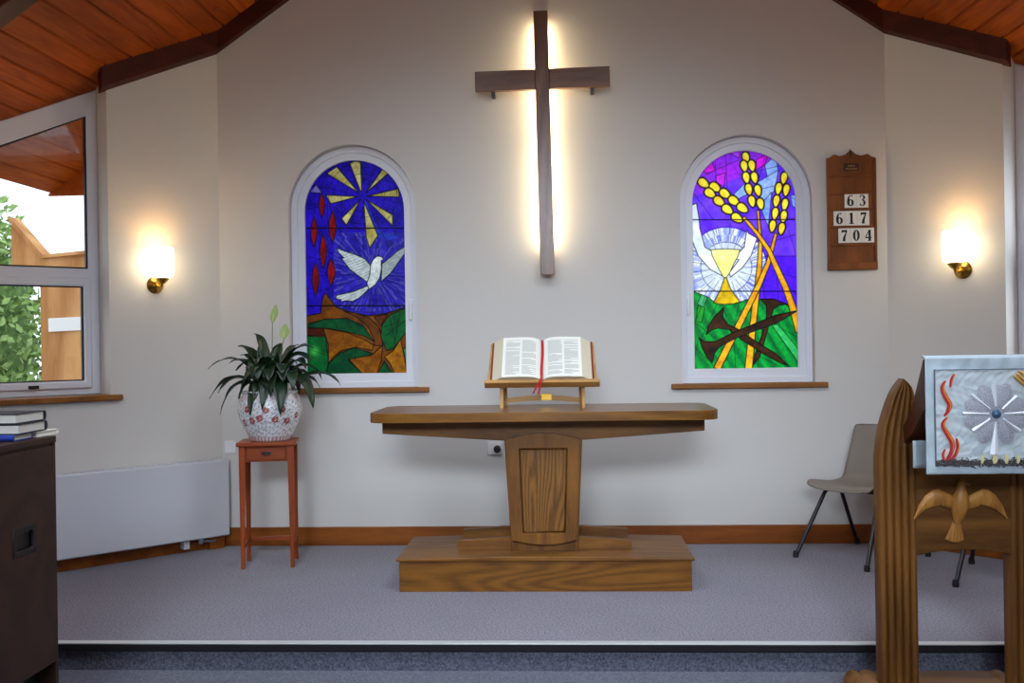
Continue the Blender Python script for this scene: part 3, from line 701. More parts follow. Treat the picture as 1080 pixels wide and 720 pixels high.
for txt, cxr, cz in rows:
    for i, ch in enumerate(txt):
        x = cxr+(i-(len(txt)-1)/2)*CW
        where = {0: 'first', len(txt)-1: 'last'}.get(i, 'middle')
        c = thing('number_card', 'white card with black numeral %s, %s card in the hymn board row reading %s' % (ch, where, txt), 'number card', (HB[0]+x, -.0245, HB[2]+cz-CH/2), 0, 'hymn number cards')
        m = MB(); m.box(-CW/2+.0008, CW/2-.0008, -.002, .002, 0, CH); m.build('card', M['card'], c)
        m = MB()
        for P in DIG[ch]: stroke(m, [(a, b, w*1.3) for a, b, w in P], -.0032, -.0018, .074, -.0222, .011)
        m.build('numeral', M['card_ink'], c, smooth=0)

# ------------------------------------------------------------------ wall sockets
def socket(x, z, label, plug, w=.1):
    t = thing('wall_socket', label, 'socket', (x, 0, z))
    m = MB(); m.box(-w/2, w/2, -.012, 0, -.043, .043); m.build('faceplate', M['plastic_white'], t, bevel=.004)
    m = MB(); m.box(.014, .028, -.016, -.011, .012, .03); m.build('rocker_switch', M['plastic_white'], t, bevel=.002)
    if plug:
        p = thing('power_plug', 'black round plug in the wall socket under the communion table', 'plug', (x+.018, -.013, z-.004))
        m = MB(); m.lathe([(0, 0), (.024, 0), (.026, .006), (.024, .03), (.016, .036), (0, .036)], 24, Matrix.Rotation(PI/2, 4, 'X')); m.build('plug_body', M['black'], p)
socket(-.376, .65, 'white wall socket under the communion table with a black plug', True)
socket(-2.196, .676, 'white wall socket in the left corner behind the plant stand', False, .076)

# ------------------------------------------------------------------ radiator
t = thing('radiator', 'long low white panel radiator under the clear window on the left', 'radiator', (-2.25, 0, 0), PI/4)
# local: -X runs along the wall, -Y to the room
m = MB(); m.box(-1.62, -.008, -.115, -.028, .088, .604); m.build('casing', M['white_enamel'], t, bevel=.012, seg=3)
m = MB(); m.prism([[(-1.60, -.108), (-.03, -.108), (-.03, -.05), (-1.60, -.05)]]+[[(x, -.1), (x+.02, -.1), (x+.02, -.058), (x, -.058)] for x in np.arange(-1.57, -.07, .045)], .6035, .607, lambda u, v, d: (u, v, d)); m.build('top_grille', M['white_enamel'], t, smooth=0)
for x in (-.3, -1.3):
    m = MB(); m.box(x-.02, x+.02, -.08, -.022, .03, .3); m.build('wall_bracket', M['white_enamel'], t, smooth=0)
m = MB(); m.tube([(-.2, -.07, .1), (-.2, -.07, .07), (-.12, -.07, .06), (-.1, -.07, .06)], .011, 10); m.lathe([(0, -.02), (.018, -.02), (.02, .02), (0, .025)], 16, Matrix.Translation((-.2, -.07, .07))); m.build('valve', M['chrome'], t)

# ------------------------------------------------------------------ communion table
t = thing('communion_table', 'broad oak communion table on a single panelled pillar and plinth', 'table', (-.022, -.965, 0))
def bowed(x, z0, dz): return z0+dz*(1-(x/.82)**2)
m = MB(); m.prism([[(-.80, 0), (.80, 0), (.80, .168), (-.80, .168)]], -.311, .311); m.build('plinth', M['oak_flame'], t, bevel=.003)
m = MB(); n = 17
for j in range(n-1):
    x0 = -.815+1.63*j/(n-1); x1 = -.815+1.63*(j+1)/(n-1)
V = []; F = []
for j in range(n):
    x = -.815+1.63*j/(n-1); e = max(0, 1-abs(x)/.815)
    zt = .182+.012*min(1, e*1.6)
    V += [(x, -.324, .168), (x, .318, .168), (x, .318, zt), (x, -.324, zt)]
for j in range(n-1):
    for a in range(4): F.append((4*j+a, 4*j+(a+1) % 4, 4*j+4+(a+1) % 4, 4*j+4+a))
F += [(0, 1, 2, 3), tuple(4*(n-1)+a for a in (3, 2, 1, 0))]
m.add(V, F); m.build('plinth_cap', M['oak_x'], t, bevel=.005)
for y0, y1, nm in ((-.095, -.05, 'pillar_foot'), (.245, .29, 'pillar_foot')):
    ol = [(-.50, .18), (.49, .18), (.49, .235)]+[(.49-.98*i/12, .235+.025*math.sin(PI*i/12)) for i in range(1, 12)]+[(-.50, .235)]
    m = MB(); m.prism([ol], y0, y1); m.build(nm, M['oak_x'], t, bevel=.005)
m = MB(); V = []
for z, hw, yb in ((.18, .186, .245), (.86, .222, .245)):
    V += [(-hw, -.160, z), (hw, -.160, z), (hw, yb, z), (-hw, yb, z)]
m.add(V, [(3, 2, 1, 0), (4, 5, 6, 7), (0, 1, 5, 4), (1, 2, 6, 5), (2, 3, 7, 6), (3, 0, 4, 7)]); m.build('pillar', M['oak_z'], t, bevel=.004)
def tarch(wb, wt, zb, zt, bow_b, bow_t, n=14):
    P = [(-wb+2*wb*i/n, zb-bow_b*math.sin(PI*i/n)) for i in range(n+1)]
    return P+[(wt-2*wt*i/n, zt+bow_t*math.sin(PI*i/n)) for i in range(n+1)]
outer = tarch(.178, .205, .262, .822, .026, .036); inner = tarch(.116, .132, .306, .768, .0, .0)
m = MB(); m.prism([outer, tarch(.120, .137, .300, .774, .0, .0)], -.212, -.12); m.build('panel_frame', M['oak_z'], t, bevel=.026, seg=3)
m = MB(); m.prism([inner], -.190, -.125); m.build('raised_panel', M['oak_panel'], t, bevel=.01, seg=2)
ap = [(-.91, .858), (-.21, .812), (.21, .812), (.90, .858), (.90, .933), (-.91, .933)]
m = MB(); m.prism([ap], -.165, .20); m.build('apron', M['oak_x'], t, bevel=.003)
pl = []
for cx_, cy_, a0 in ((-.86, -.245, PI), (.86, -.245, 1.5*PI), (.86, .225, 0), (-.86, .225, .5*PI)):
    pl += [(cx_+.10*math.cos(a0+PI/2*i/8), cy_+.10*math.sin(a0+PI/2*i/8)) for i in range(9)]
m = MB(); m.prism([pl], .932, .984, lambda u, v, d: (u, v, d)); m.build('tabletop', M['oak_top'], t, bevel=.021, seg=4)

# ------------------------------------------------------------------ book stand
ZT = .984
t = thing('book_stand', 'small light oak book stand on the communion table holding the open bible', 'book stand', (-.026, -.93, ZT))
TA = math.radians(52)
def sl(u, v, n_):  # slope frame: u across, v up slope, n_ out of the board
    return (u, -.085+v*math.cos(TA)-n_*math.sin(TA), .148+v*math.sin(TA)+n_*math.cos(TA))
m = MB(); m.prism([[(-.315, 0), (.315, 0), (.302, .29), (-.302, .29)]], -.018, 0, sl); m.build('sloping_board', M['light_oak'], t, bevel=.003)
m = MB(); m.prism([[(-.33, -.022), (.33, -.022), (.33, .0), (-.33, .0)]], -.02, .034, sl); m.build('front_ledge', M['light_oak'], t, bevel=.004)
for sx in (-1, 1):
    m = MB(); m.prism([[(-.055, 0), (-.02, 0), (-.012, .12), (-.05, .14)]], sx*.236-.010, sx*.236+.010, lambda u, v, d: (d, u, v)); m.build('leg', M['light_oak_z'], t, bevel=.002)
    m = MB(); m.prism([[(.10, 0), (.135, 0), (.095, .30), (.06, .26)]], sx*.222-.010, sx*.222+.010, lambda u, v, d: (d, u, v)); m.build('leg', M['light_oak_z'], t, bevel=.002)
rail = [(-.236, .018), (-.236, .048)]+[(-.236+.472*i/12, .048+.018*math.sin(PI*i/12)) for i in range(1, 12)]+[(.236, .048), (.236, .018)]+[(.236-.472*i/12, .018+.018*math.sin(PI*i/12)) for i in range(1, 12)]
m = MB(); m.prism([rail], .095, .115); m.build('arched_rail', M['light_oak'], t, bevel=.002)
m = MB(); m.box(-.012, .052, .088, .0945, .036, .076); m.build('brass_plate', M['brass'], t, bevel=.002)

# ------------------------------------------------------------------ open bible
t = thing('open_bible', 'large open bible with red ribbons lying on the oak book stand', 'book', (-.026, -.93, ZT))
m = MB(); m.prism([[(-.300, .006), (.300, .006), (.292, .288), (-.292, .288)]], .001, .006, sl); m.build('cover', M['red_cover'], t, bevel=.002)
def page_h(u): # height of the page surface above the board
    a = abs(u); return .012+.048*(1-math.exp(-a/.03))-.10*max(0, a-.05)**1.5
H0 = .003; HP = .285
for sx in (-1, 1):
    top = [(sx*.002+sx*(.230-.002)*i/16, page_h(.002+.228*i/16)) for i in range(17)]
    def P(u, h, v): return sl(u*(1-.02*v/HP), v, h)
    m = MB(); V = []; F = []; n = len(top)
    for v in (H0, H0+HP):
        V += [P(u, h, v) for u, h in top]+[P(sx*.288, .0065, v), P(sx*.002, .0065, v)]
    q = n+2
    for i in range(n-1): F.append((i, i+1, q+i+1, q+i)); m.m
    m.add(V, F, 0)
    m.add(V, [(n-1, n, q+n, q+n-1)], 1)
    m.add(V, [tuple(range(q)), tuple(range(2*q-1, q-1, -1)), (n, n+1, q+n+1, q+n)], 1)
    m.build('page_block', [M['paper'], M['page_edge']], t, smooth=40)
    # two printed columns on each page
    tx = MB(); r = random.Random(3+sx)
    for c0, c1 in ((.035, .118), (.130, .212)):
        v = H0+HP-.022; blk = 0
        while v > H0+.02:
            e = c1-(r.random() < .18)*r.uniform(.01, .05)
            pts = [c0+(e-c0)*i/6 for i in range(7)]; V = []
            for dv in (0, -.0028): V += [P(sx*u if sx > 0 else -(.247-u), page_h(u if sx > 0 else .247-u)+.0004, v+dv) for u in pts]
            tx.add(V, [(i, i+1, 8+i, 7+i) for i in range(6)])
            v -= .0062; blk += 1
            if r.random() < .07: v -= .006
    tx.build('printed_columns', M['ink'], t, smooth=0)
for k, (dx, ln) in enumerate(((-.006, .15), (.006, .125))):
    m = MB(); V = []; path = [(.0+.003*math.sin(i*.5), H0+HP-.0-i*.0245, page_h(.004)+.010) for i in range(12)]
    pts = [sl(u+dx*.4, v, h) for u, v, h in path]
    e = sl(0+dx*.4, -.010, .062); pts += [(e[0]-.002, e[1]-.002, e[2]-.004)]
    for i in range(1, 7): pts.append((e[0]-.006*i+dx*.35*i, e[1]-.004-.002*math.sin(i), e[2]-.016*i*(1 if k else .93)))
    for i, q in enumerate(pts): V += [(q[0]-.0055, q[1], q[2]), (q[0]+.0055, q[1]-.0012, q[2])]
    m.add(V, [(2*i, 2*i+1, 2*i+3, 2*i+2) for i in range(len(pts)-1)]); m.build('ribbon_marker', M['ribbon'], t, solid=.001)

# ------------------------------------------------------------------ plant stand and potted peace lily
PS = (-1.755, -.572, 0)
t = thing('plant_stand', 'slim reddish wooden stand with a small drawer under the potted lily', 'stand', PS, math.radians(10))
m = MB(); m.box(-.178, .178, -.155, .155, .752, .775); m.build('top', M['cherry_x'], t, bevel=.005)
m = MB(); m.box(-.148, .148, -.122, .125, .655, .752); m.build('apron', M['cherry_x'], t, bevel=.002)
d = MB(); d.box(-.115, .115, -.131, -.121, .667, .742); dr = d.build('drawer', M['cherry_x'], t, bevel=.003)
h = MB(); h.tube([(-.022, -.131, .708), (-.018, -.142, .70), (0, -.146, .695), (.018, -.142, .70), (.022, -.131, .708)], .0028, 8); h.box(-.03, .03, -.133, -.130, .702, .716); h.build('drawer_handle', M['dark_metal'], dr)
for x in (-.146, .146):
    for y in (-.121, .121):
        m = MB(); m.frustum((x*1.02, y*1.02, 0), (x, y, .752), .011, .019); m.build('leg', M['cherry_z'], t, bevel=.002)
for y in (-.121, .121):
    pass
m = MB(); m.box(-.135, .135, .112, .13, .125, .15); m.build('stretcher', M['cherry_x'], t, bevel=.002)
for x in (-.146, .146):
    m = MB(); m.box(x-.008, x+.008, -.11, .11, .125, .15); m.build('stretcher', M['cherry_x'], t, bevel=.002)

t = thing('potted_peace_lily', 'drooping peace lily in a round flower-patterned porcelain pot on the wooden stand', 'plant', (PS[0]+.012, PS[1], .7755))
prof = [(.0, 0), (.118, 0), (.126, .006), (.135, .03), (.158, .075), (.183, .13), (.196, .18), (.197, .215), (.188, .255), (.172, .283), (.166, .292), (.172, .302), (.176, .308), (.170, .312), (.158, .308), (.155, .29), (.16, .26), (.0, .25)]
fine = []
for (r0, z0), (r1, z1) in zip(prof, prof[1:]):
    kk = max(1, int(math.hypot(r1-r0, z1-z0)/.006)) if (r0 > 0.11 and r1 > .11) else 1
    for i in range(kk): fine.append((r0+(r1-r0)*i/kk, z0+(z1-z0)*i/kk))
fine.append(prof[-1]); NS = 150
m = MB(); m.lathe(fine, NS); po = m.build('pot', M['pot'], t, smooth=60)
at = po.data.color_attributes.new('glaze', 'FLOAT_COLOR', 'POINT'); cols = []
W_, R_, P_, G_, B_ = [np.array([lin(q) for q in c]) for c in ((226, 224, 226), (150, 26, 30), (226, 170, 160), (120, 136, 126), (96, 96, 110))]
fl = [(-1.9, .135), (-1.62, .15), (-1.12, .14), (-2.3, .12), (-.7, .13), (-1.4, .2), (-2.05, .205), (-.9, .205), (-2.7, .16), (-.3, .16), (.3, .14), (.9, .16), (1.5, .14), (2.2, .16)]
for i, v in enumerate(po.data.vertices):
    x, y, z = v.co; a = math.atan2(y, x); c = W_.copy()
    s1 = math.sin(a*23+7*math.sin(z*60))*math.sin(z*150+4*math.sin(a*9)); s2 = math.sin(a*31+z*80)*math.sin(a*13-z*110)
    if s1 > .45: c = c*.35+G_*.65
    if s2 > .55: c = c*.4+B_*.6
    for fa, fz in fl:
        da = (a-fa+PI) % (2*PI)-PI; d_ = math.hypot(da*.19, z-fz)
        rr = .021*(1+.12*math.cos(7*math.atan2(z-fz, da*.19)))
        if d_ < rr: c = R_*.85+W_*.05 if d_ > rr*.45 else P_*(.9)
        if d_ < rr*.18: c = R_
    if z < .034: c = R_*.55+W_*.3 if math.sin(a*36) > -.2 else W_*.8
    if .003 > z: c = W_*.7
    if .255 < z < .295: c = (P_*.3+R_*.06+W_*.6) if math.sin(a*30)*math.sin(z*260) > -.1 else W_*.75
    cols += [*c, 1]
at.data.foreach_set('color', np.array(cols, np.float32))
m = MB(); m.lathe([(0, .285), (.1, .287), (.158, .283)], 32); m.build('soil', M['soil'], t)
lf = MB(); pt = MB(); K = .00145
def leaf(base, mid, tip, w, roll=0, fold=.25):
    base, mid, tip = Vector(base), Vector(mid), Vector(tip); n = 12; V = []; F = []
    ctr = []
    for i in range(n+1):
        t_ = i/n; p = base*(1-t_)**2+2*mid*t_*(1-t_)+tip*t_*t_; ctr.append(p)
    start = .12
    for i in range(n+1):
        t_ = i/n; tan = (ctr[min(i+1, n)]-ctr[max(i-1, 0)]).normalized(); side = tan.cross(Vector((0, 0, 1)))
        if side.length < .05: side = Vector((1, 0, 0))
        side.normalize(); up = side.cross(tan).normalized()
        side = side*math.cos(roll)+up*math.sin(roll); up = side.cross(tan)
        q = max(0, (t_-start)/(1-start)); ww = w*(math.sin(PI*min(1, q**.75))**.85 if q > 0 else 0)+.0025
        wob = .004*math.sin(t_*17+w*900)
        V += [ctr[i]-side*ww+up*(ww*fold+wob), ctr[i]-side*ww*.5+up*ww*fold*.35, ctr[i], ctr[i]+side*ww*.5+up*ww*fold*.35, ctr[i]+side*ww+up*(ww*fold-wob)]
    for i in range(n):
        for j in range(4): F.append((5*i+j, 5*i+j+1, 5*i+6+j, 5*i+5+j))
    lf.add(V, F)
def cpt(x, y, d): return ((x-310)*K, d, .30+(450-y)*K)
# (tip x, tip y, depth, mid x, mid y, width) in the plant's own front view units
LV = [(52, 345, -.05, 190, 250, .016), (68, 472, -.10, 170, 330, .026), (128, 538, -.16, 175, 350, .022), (232, 196, .05, 290, 230, .020), (150, 250, .10, 240, 270, .017), (130, 325, .0, 220, 290, .022),
      (268, 540, -.21, 262, 350, .022), (322, 512, -.22, 318, 330, .026), (395, 540, -.20, 385, 330, .034), (520, 516, -.12, 480, 320, .032), (612, 425, .05, 540, 330, .012), (510, 268, .0, 420, 225, .030),
      (525, 400, .08, 470, 280, .030), (440, 440, -.15, 430, 300, .028), (225, 420, -.16, 270, 300, .032), (300, 395, -.20, 290, 270, .030), (350, 400, -.21, 345, 290, .034), (250, 255, .1, 275, 260, .022),
      (345, 240, .1, 330, 280, .022), (180, 390, .12, 230, 300, .024), (420, 250, .1, 390, 260, .030), (470, 430, .14, 430, 300, .028), (150, 440, .16, 210, 320, .024), (205, 290, -.1, 250, 290, .022),
      (360, 310, -.16, 330, 270, .026), (290, 330, -.17, 285, 270, .024), (400, 370, -.18, 385, 280, .032), (320, 440, .2, 320, 300, .03), (240, 470, .2, 260, 320, .026), (400, 470, .21, 390, 300, .028), (250, 350, -.12, 260, 280, .028), (480, 350, -.06, 440, 270, .030)]
for i, (tx_, ty, d, mx_, my, w) in enumerate(LV):
    b = ((random.uniform(-.05, .05)), random.uniform(-.04, .04), .285)
    leaf(b, Vector(cpt(mx_, my-30, d*.6)), cpt(tx_, ty, d), w*1.7, random.uniform(-.4, .4))
    if i % 5 < 4:
        q = random.uniform(.55, .85); jx, jy, jd = random.uniform(-28, 28), random.uniform(-10, 45), random.uniform(-.05, .05)
        leaf(b, Vector(cpt(310+(mx_-310)*q+jx, my-12, d*.6+jd)), cpt(310+(tx_-310)*q+jx, ty*.5+190+jy, d*.85+jd), w*1.6, random.uniform(-.6, .6))
lf.build('foliage', M['leaf'], t, smooth=60, solid=.0012)
for (x0, y0, x1, y1, d, h_, w_, lean) in ((325, 300, 330, 150, -.02, 78, 17, .18), (350, 330, 385, 222, -.05, 66, 21, .05)):
    s_ = MB(); s_.tube([cpt(335, 450, d*.3), cpt(x0, y0, d*.7), cpt(x1, y1, d)], [.003, .0028, .0022], 8); so = s_.build('flower_stalk', M['stalk'], t)
    f = MB()
    def spf(u, v):
        a = (u-.5)*2; ww = w_*K*math.sin(PI*min(1, v*.93+.05))**.8*(1 if v < .5 else (1-(v-.5)*.55))
        x = (x1-310)*K+a*ww+lean*v*h_*K+.004*v; z = .30+(450-y1)*K+v*h_*K; return (x, d+.010*(1-a*a)+.006*v, z)
    f.grid(spf, 9, 14); f.build('spathe', M['spathe'], so, solid=.001, smooth=60)
    c_ = MB(); bx, by, bz = cpt(x1, y1, d); c_.tube([(bx+.002, by-.006, bz+.012), (bx+.004+lean*.02, by-.007, bz+.03), (bx+.006+lean*.03, by-.006, bz+.05)], [.003, .0042, .002], 8); c_.build('spadix', M['cream'], so)

# ------------------------------------------------------------------ poly chairs
def chair(center, face, label):
    """origin on the floor under the seat; local -Y is the way the chair faces"""
    rz = math.atan2(face[1], face[0])+PI/2
    t = thing('stacking_chair', label, 'chair', (center[0], center[1], 0), rz, 'grey stacking chairs by the right wall')
    prof = [(-.235, .425), (-.215, .447), (-.17, .452), (-.08, .440), (.02, .428), (.11, .432), (.165, .452), (.195, .50), (.215, .57), (.235, .65), (.252, .73), (.265, .79), (.272, .806)]
    def cr(u):
        n = len(prof)-1; f = u*n; i = min(int(f), n-1); f -= i
        g = lambda k: prof[max(0, min(n, k))]
        r = []
        for k in (0, 1):
            p0, p1, p2, p3 = g(i-1)[k], g(i)[k], g(i+1)[k], g(i+2)[k]
            r.append(.5*((2*p1)+(-p0+p2)*f+(2*p0-5*p1+4*p2-p3)*f*f+(-p0+3*p1-3*p2+p3)*f**3))
        return r
    def sf(u, v):
        y, z = cr(v); a = (u-.5)*2
        if v < .5: hw = .235-.015*max(0, (.10-v)/.10)
        else: hw = .235-.055*((v-.5)/.5)
        if v > .93: hw -= .05*((v-.93)/.07)**2
        if v < .06: hw -= .04*((.06-v)/.06)**2
        side = abs(a)**3
        bl = min(1, max(0, (v-.42)/.2))
        dz = .018*side*(1-bl)-.006*(abs(a)**2)*(1 if v < .05 else 0); dy = -.045*abs(a)**2.2*bl
        return (a*hw, y+dy, z+dz)
    m = MB(); m.grid(sf, 21, 49); m.build('seat_shell', M['shell'], t, solid=.006, smooth=60)
    for sx in (-1, 1):
        for yt, yb in ((-.075, -.315), (.03, .315)):
            lg = MB(); lg.tube([(sx*.17, yt, .428), (sx*.19, yt+(yb-yt)*.12, .39), (sx*.252, yb, .012)], .0125, 12); lo = lg.build('leg', M['black_steel'], t)
            ft = MB(); ft.lathe([(0, 0), (.017, 0), (.018, .02), (.014, .04), (0, .04)], 14, Matrix.Translation((sx*.253, yb*1.004, 0))); ft.build('rubber_foot', M['black_rubber'], lo)
    m = MB()
    for yt in (-.075, .03): m.tube([(-.172, yt, .420), (.172, yt, .420)], .011, 10)
    m.build('seat_frame', M['black_steel'], t)
    return t
chair((1.930, -.426), (-.775, -.63), 'grey plastic chair with black legs against the wall, left of the lectern post')
chair((2.585, -1.03), (-.48, -.87), 'grey plastic chair behind the lectern panel with only its black legs showing')

# ------------------------------------------------------------------ lectern
LX, LY = 1.707, -2.60
t = thing('lectern', 'tall oak lectern with pointed fluted posts and a carved dove panel', 'lectern', (LX, LY, ZF))
def post(sx):
    """gothic lancet post, reeded face; outer edge sweeps in to the tip"""
    def tab(z, T):
        d = 1.325-z
        for (a, b), (c, e) in zip(T, T[1:]):
            if d <= c: return b+(e-b)*(d-a)/(c-a)
        return T[-1][1]
    xl = lambda z: tab(z, ((0, .107), (.028, .085), (.058, .066), (.10, .0485), (.143, .034), (.19, .020), (.25, .008), (.32, 0)))
    xr = lambda z: tab(z, ((0, .109), (.015, .126), (.033, .140), (.055, .148), (.08, .152)))
    m = MB(); NU, NZ = 41, 60; zs = [.05+(1.0-.05)*i/12 for i in range(13)]+[1.0+.325*i/46 for i in range(1, 47)]
    V = []; F = []
    for z in zs:
        a, b = xl(z), xr(z)
        for i in range(NU):
            u = i/(NU-1); x = a+(b-a)*u
            k_ = math.sin(PI*(u*5 % 1)) if 0 < u < 1 else 0
            yy = .005-.014*abs(k_)**.6*min(1, (b-a)/.05)
            V.append((sx*(x-.335), yy, z))
        V.append((sx*(b-.335), .065, z)); V.append((sx*(a-.335), .065, z))
    Q = NU+2
    for j in range(len(zs)-1):
        for i in range(Q): F.append((j*Q+i, j*Q+(i+1) % Q, (j+1)*Q+(i+1) % Q, (j+1)*Q+i))
    F.append(tuple(range(Q))); F.append(tuple((len(zs)-1)*Q+i for i in range(Q)))
    m.add(V, F); return m.build('post', M['lect_z'], t, smooth=50)
for sx in (1, -1): post(sx)
for sx in (1, -1):
    # fluted sledge foot along the floor
    P = [(-.43, 0), (-.17, 0), (-.17, .062)]
    for i in range(28):
        x = -.17-.235*i/27; P.append((x, .066+.014*abs(math.sin(PI*i/27*3.5))**.7))
    P += [(-.422, .062), (-.432, .045), (-.434, .02)]
    m = MB(); m.prism([[(sx*u, v) for u, v in P]], .20, -.42, lambda u, v, d: (u, d, v)); m.build('foot', M['lect_x'], t, bevel=.003, smooth=40)
m = MB(); m.box(-.185, .185, -.30, .215, .03, .07); m.build('base_board', M['lect_x'], t, bevel=.003)
pa = [(-.19, .608)]+[(-.19+.38*i/12, .608+.022*math.sin(PI*i/12)) for i in range(1, 12)]+[(.19, .608), (.19, 1.06)]+[(.19-.38*i/12, 1.06-.03*math.sin(PI*i/12)) for i in range(1, 12)]+[(-.19, 1.06)]
m = MB(); m.prism([pa], .0, .045); m.build('panel', M['lect_x'], t, bevel=.004)
# lower ledge of the desk: gently bowed rail on the panel
lg = [(-.19, -.05), (-.19, -.02), (.19, -.02), (.19, -.05)]+[(.19-.38*i/10, -.05-.03*math.sin(PI*i/10)) for i in range(1, 10)]
m = MB(); m.prism([lg], .962, .985, lambda u, v, d: (u, v, d)); m.build('desk_ledge', M['lect_x'], t, bevel=.003)
dk = [(-.245, 1.408), (-.245, 1.22), (-.10, 1.11), (.06, 1.03), (.10, 1.035), (.10, 1.065), (-.09, 1.20), (-.235, 1.41)]
m = MB(); m.prism([dk], -.232, .232, lambda u, v, d: (d, u, v)); m.build('desk', M['desk_dark'], t, bevel=.003)
# carved dove on the panel
bd = bpy.data.objects.new('carved_dove', None)
def dove_body():
    m = MB(); zm = lambda z: .918-(.935-z)*.78
    # spine stations: z, half width x, depth
    st = [(.935, .004, .004, .004), (.928, .012, .012, .002), (.912, .018, .018, .0), (.893, .017, .017, .0), (.875, .022, .02, -.001), (.845, .032, .026, -.003), (.805, .036, .030, -.005), (.77, .031, .026, -.008), (.735, .021, .018, -.012), (.71, .015, .012, -.016)]
    n = 18; V = []; F = []
    for z, hx, hy, ox in st:
        for k in range(n): a = 2*PI*k/n; V.append((ox+hx*math.cos(a), -.014+hy*math.sin(a), zm(z)))
    for i in range(len(st)-1):
        for k in range(n): F.append((i*n+k, i*n+(k+1) % n, (i+1)*n+(k+1) % n, (i+1)*n+k))
    F.append(tuple(range(n))); F.append(tuple((len(st)-1)*n+k for k in range(n)))
    m.add(V, F)
    # beak turned to the right
    m.tube([(.012, -.016, .902), (.03, -.017, .897), (.036, -.017, .893)], [.006, .004, .001], 8)
    # fanned tail
    def tf(u, v):
        a = (u-.5)*2; hw = .014+.026*v; rid = .003*abs(math.sin(PI*u*5)); return (-.016+a*hw-.008*v, -.006-.008*(1-a*a)-rid*v, .75-v*(.088-.012*a*a))
    m.grid(tf, 31, 12)
    def wing(sx):
        up = [(.012, .838), (.05, .862), (.085, .878), (.11, .874), (.14, .852), (.165, .815), (.185, .762)]
        lo = [(.012, .79), (.05, .80), (.08, .812), (.105, .808), (.135, .795), (.162, .775), (.182, .755)]
        def pick(L_, u):
            f = u*(len(L_)-1); i = min(int(f), len(L_)-2); f -= i; return (L_[i][0]*(1-f)+L_[i+1][0]*f, L_[i][1]*(1-f)+L_[i+1][1]*f)
        def wf(u, v):
            a, b = pick(up, u), pick(lo, u); x = a[0]*(1-v)+b[0]*v; z = a[1]*(1-v)+b[1]*v
            rid = .0035*abs(math.sin(PI*(u*9)))*max(0, v-.35)*1.6; th = .016*math.sin(PI*min(1, v*.9+.1))+.006
            return (sx*x-.002, -.004-th*(1-.5*u)-rid, z)
        m.grid(wf, 73, 14)
    wing(1); wing(-1)
    return m
o = dove_body().build('carved_dove', M['bird'], t, smooth=50, loc=(-.012, 0, 0)); o['label'] = 'carved wooden dove with spread wings'
bpy.data.objects.remove(bd)
o.modifiers.new('thickness', 'SOLIDIFY').thickness = .004

# ------------------------------------------------------------------ embroidered lectern fall
t = thing('lectern_cloth', 'pale blue embroidered cloth with silver sunburst draped over the lectern', 'cloth', (1.470, -2.862, .843))
KC = .000715
def cx(x): return (x-225)*KC
def cz(y): return (705-y)*KC
CWd, CHt = .476, .4435
def ripple(x, z): return -.003*math.sin(x*38+z*9)-.0022*math.sin(z*55+x*12)-.0015*math.sin(x*90-z*40)
m = MB()
def front(u, v):
    x = u*CWd; z = v*CHt; return (x, ripple(x, z)*(.3+.7*math.sin(PI*u)**.3)*.9-.004, z)
m.grid(front, 60, 56)
# over the top edge
def over(u, v): x = u*CWd; return (x, -.004+v*.05, CHt+.006*math.sin(PI*min(1, v*1.2)) if v < .8 else CHt+.002)
m.grid(over, 30, 6)
m.build('front_fall', M['cloth_border'], t, solid=.003, smooth=60)
# back fall hanging behind the desk ledge
m = MB()
def backf(u, v): return (u*CWd, .14+.004*math.sin(u*30), .005+v*.108)
m.grid(backf, 40, 8); m.build('back_fall', M['cloth_border'], t, solid=.003, smooth=60)
# quilted centre field
m = MB()
def field(u, v):
    x = cx(270)+u*(CWd-2*cx(270)); z = cz(660)+v*(cz(150)-cz(660))
    w = .0011*math.sin(x*70+6*math.sin(z*40))*math.sin(z*60+x*25)+.0007*math.sin(z*120+x*30)+.0006*math.sin(x*210+9*math.sin(z*25))
    return (x, -.0105+w, z)
m.grid(field, 90, 80); m.build('quilted_field', M['cloth'], t, solid=.003, smooth=60)
m = MB(); m.box(cx(268), cx(274), -.0145, -.008, cz(662), cz(152)); m.box(cx(268), CWd-cx(268), -.0135, -.008, cz(154), cz(150)); m.build('border_seam', M['seam'], t)
def strip(P, w, y=-.0155, th=.002):
    mb = MB(); Q = [(cx(a), cz(b)) for a, b in P]; n = len(Q)
    # smooth the path
    R = []
    for i in range(n-1):
        p0, p1, p2, p3 = Q[max(0, i-1)], Q[i], Q[i+1], Q[min(n-1, i+2)]
        for j in range(6):
            f = j/6; R.append(tuple(.5*((2*p1[k])+(-p0[k]+p2[k])*f+(2*p0[k]-5*p1[k]+4*p2[k]-p3[k])*f*f+(-p0[k]+3*p1[k]-3*p2[k]+p3[k])*f**3) for k in (0, 1)))
    R.append(Q[-1]); N_ = len(R)-1
    stroke(mb, [(x, z, w*KC*(math.sin(PI*(i/N_))**.6*.95+.05)) for i, (x, z) in enumerate(R)], y-th, y)
    return mb
FL = [([(325, 208), (308, 245), (322, 290), (345, 335), (335, 370), (314, 398)], 26), ([(372, 172), (356, 205), (348, 246)], 14), ([(330, 402), (308, 440), (328, 485), (356, 540), (348, 590), (318, 638)], 26), ([(375, 512), (384, 560), (368, 605), (340, 625)], 18), ([(318, 568), (306, 600), (312, 632)], 12)]
fo = None
for P, w in FL:
    o = strip(P, w).build('flame', M['flame'], t, smooth=0)
    strip([(a+6, b) for a, b in P[:max(3, len(P)-1)]], w*.35, -.0172, .001).build('flame_edge', M['flame_gold'], o, smooth=0)
SX, SZ = 585, 388
ends = [(573, 232, 34), (690, 296, 20), (735, 383, 18), (705, 480, 22), (570, 602, 46), (462, 476, 24), (410, 383, 18), (455, 285, 22)]
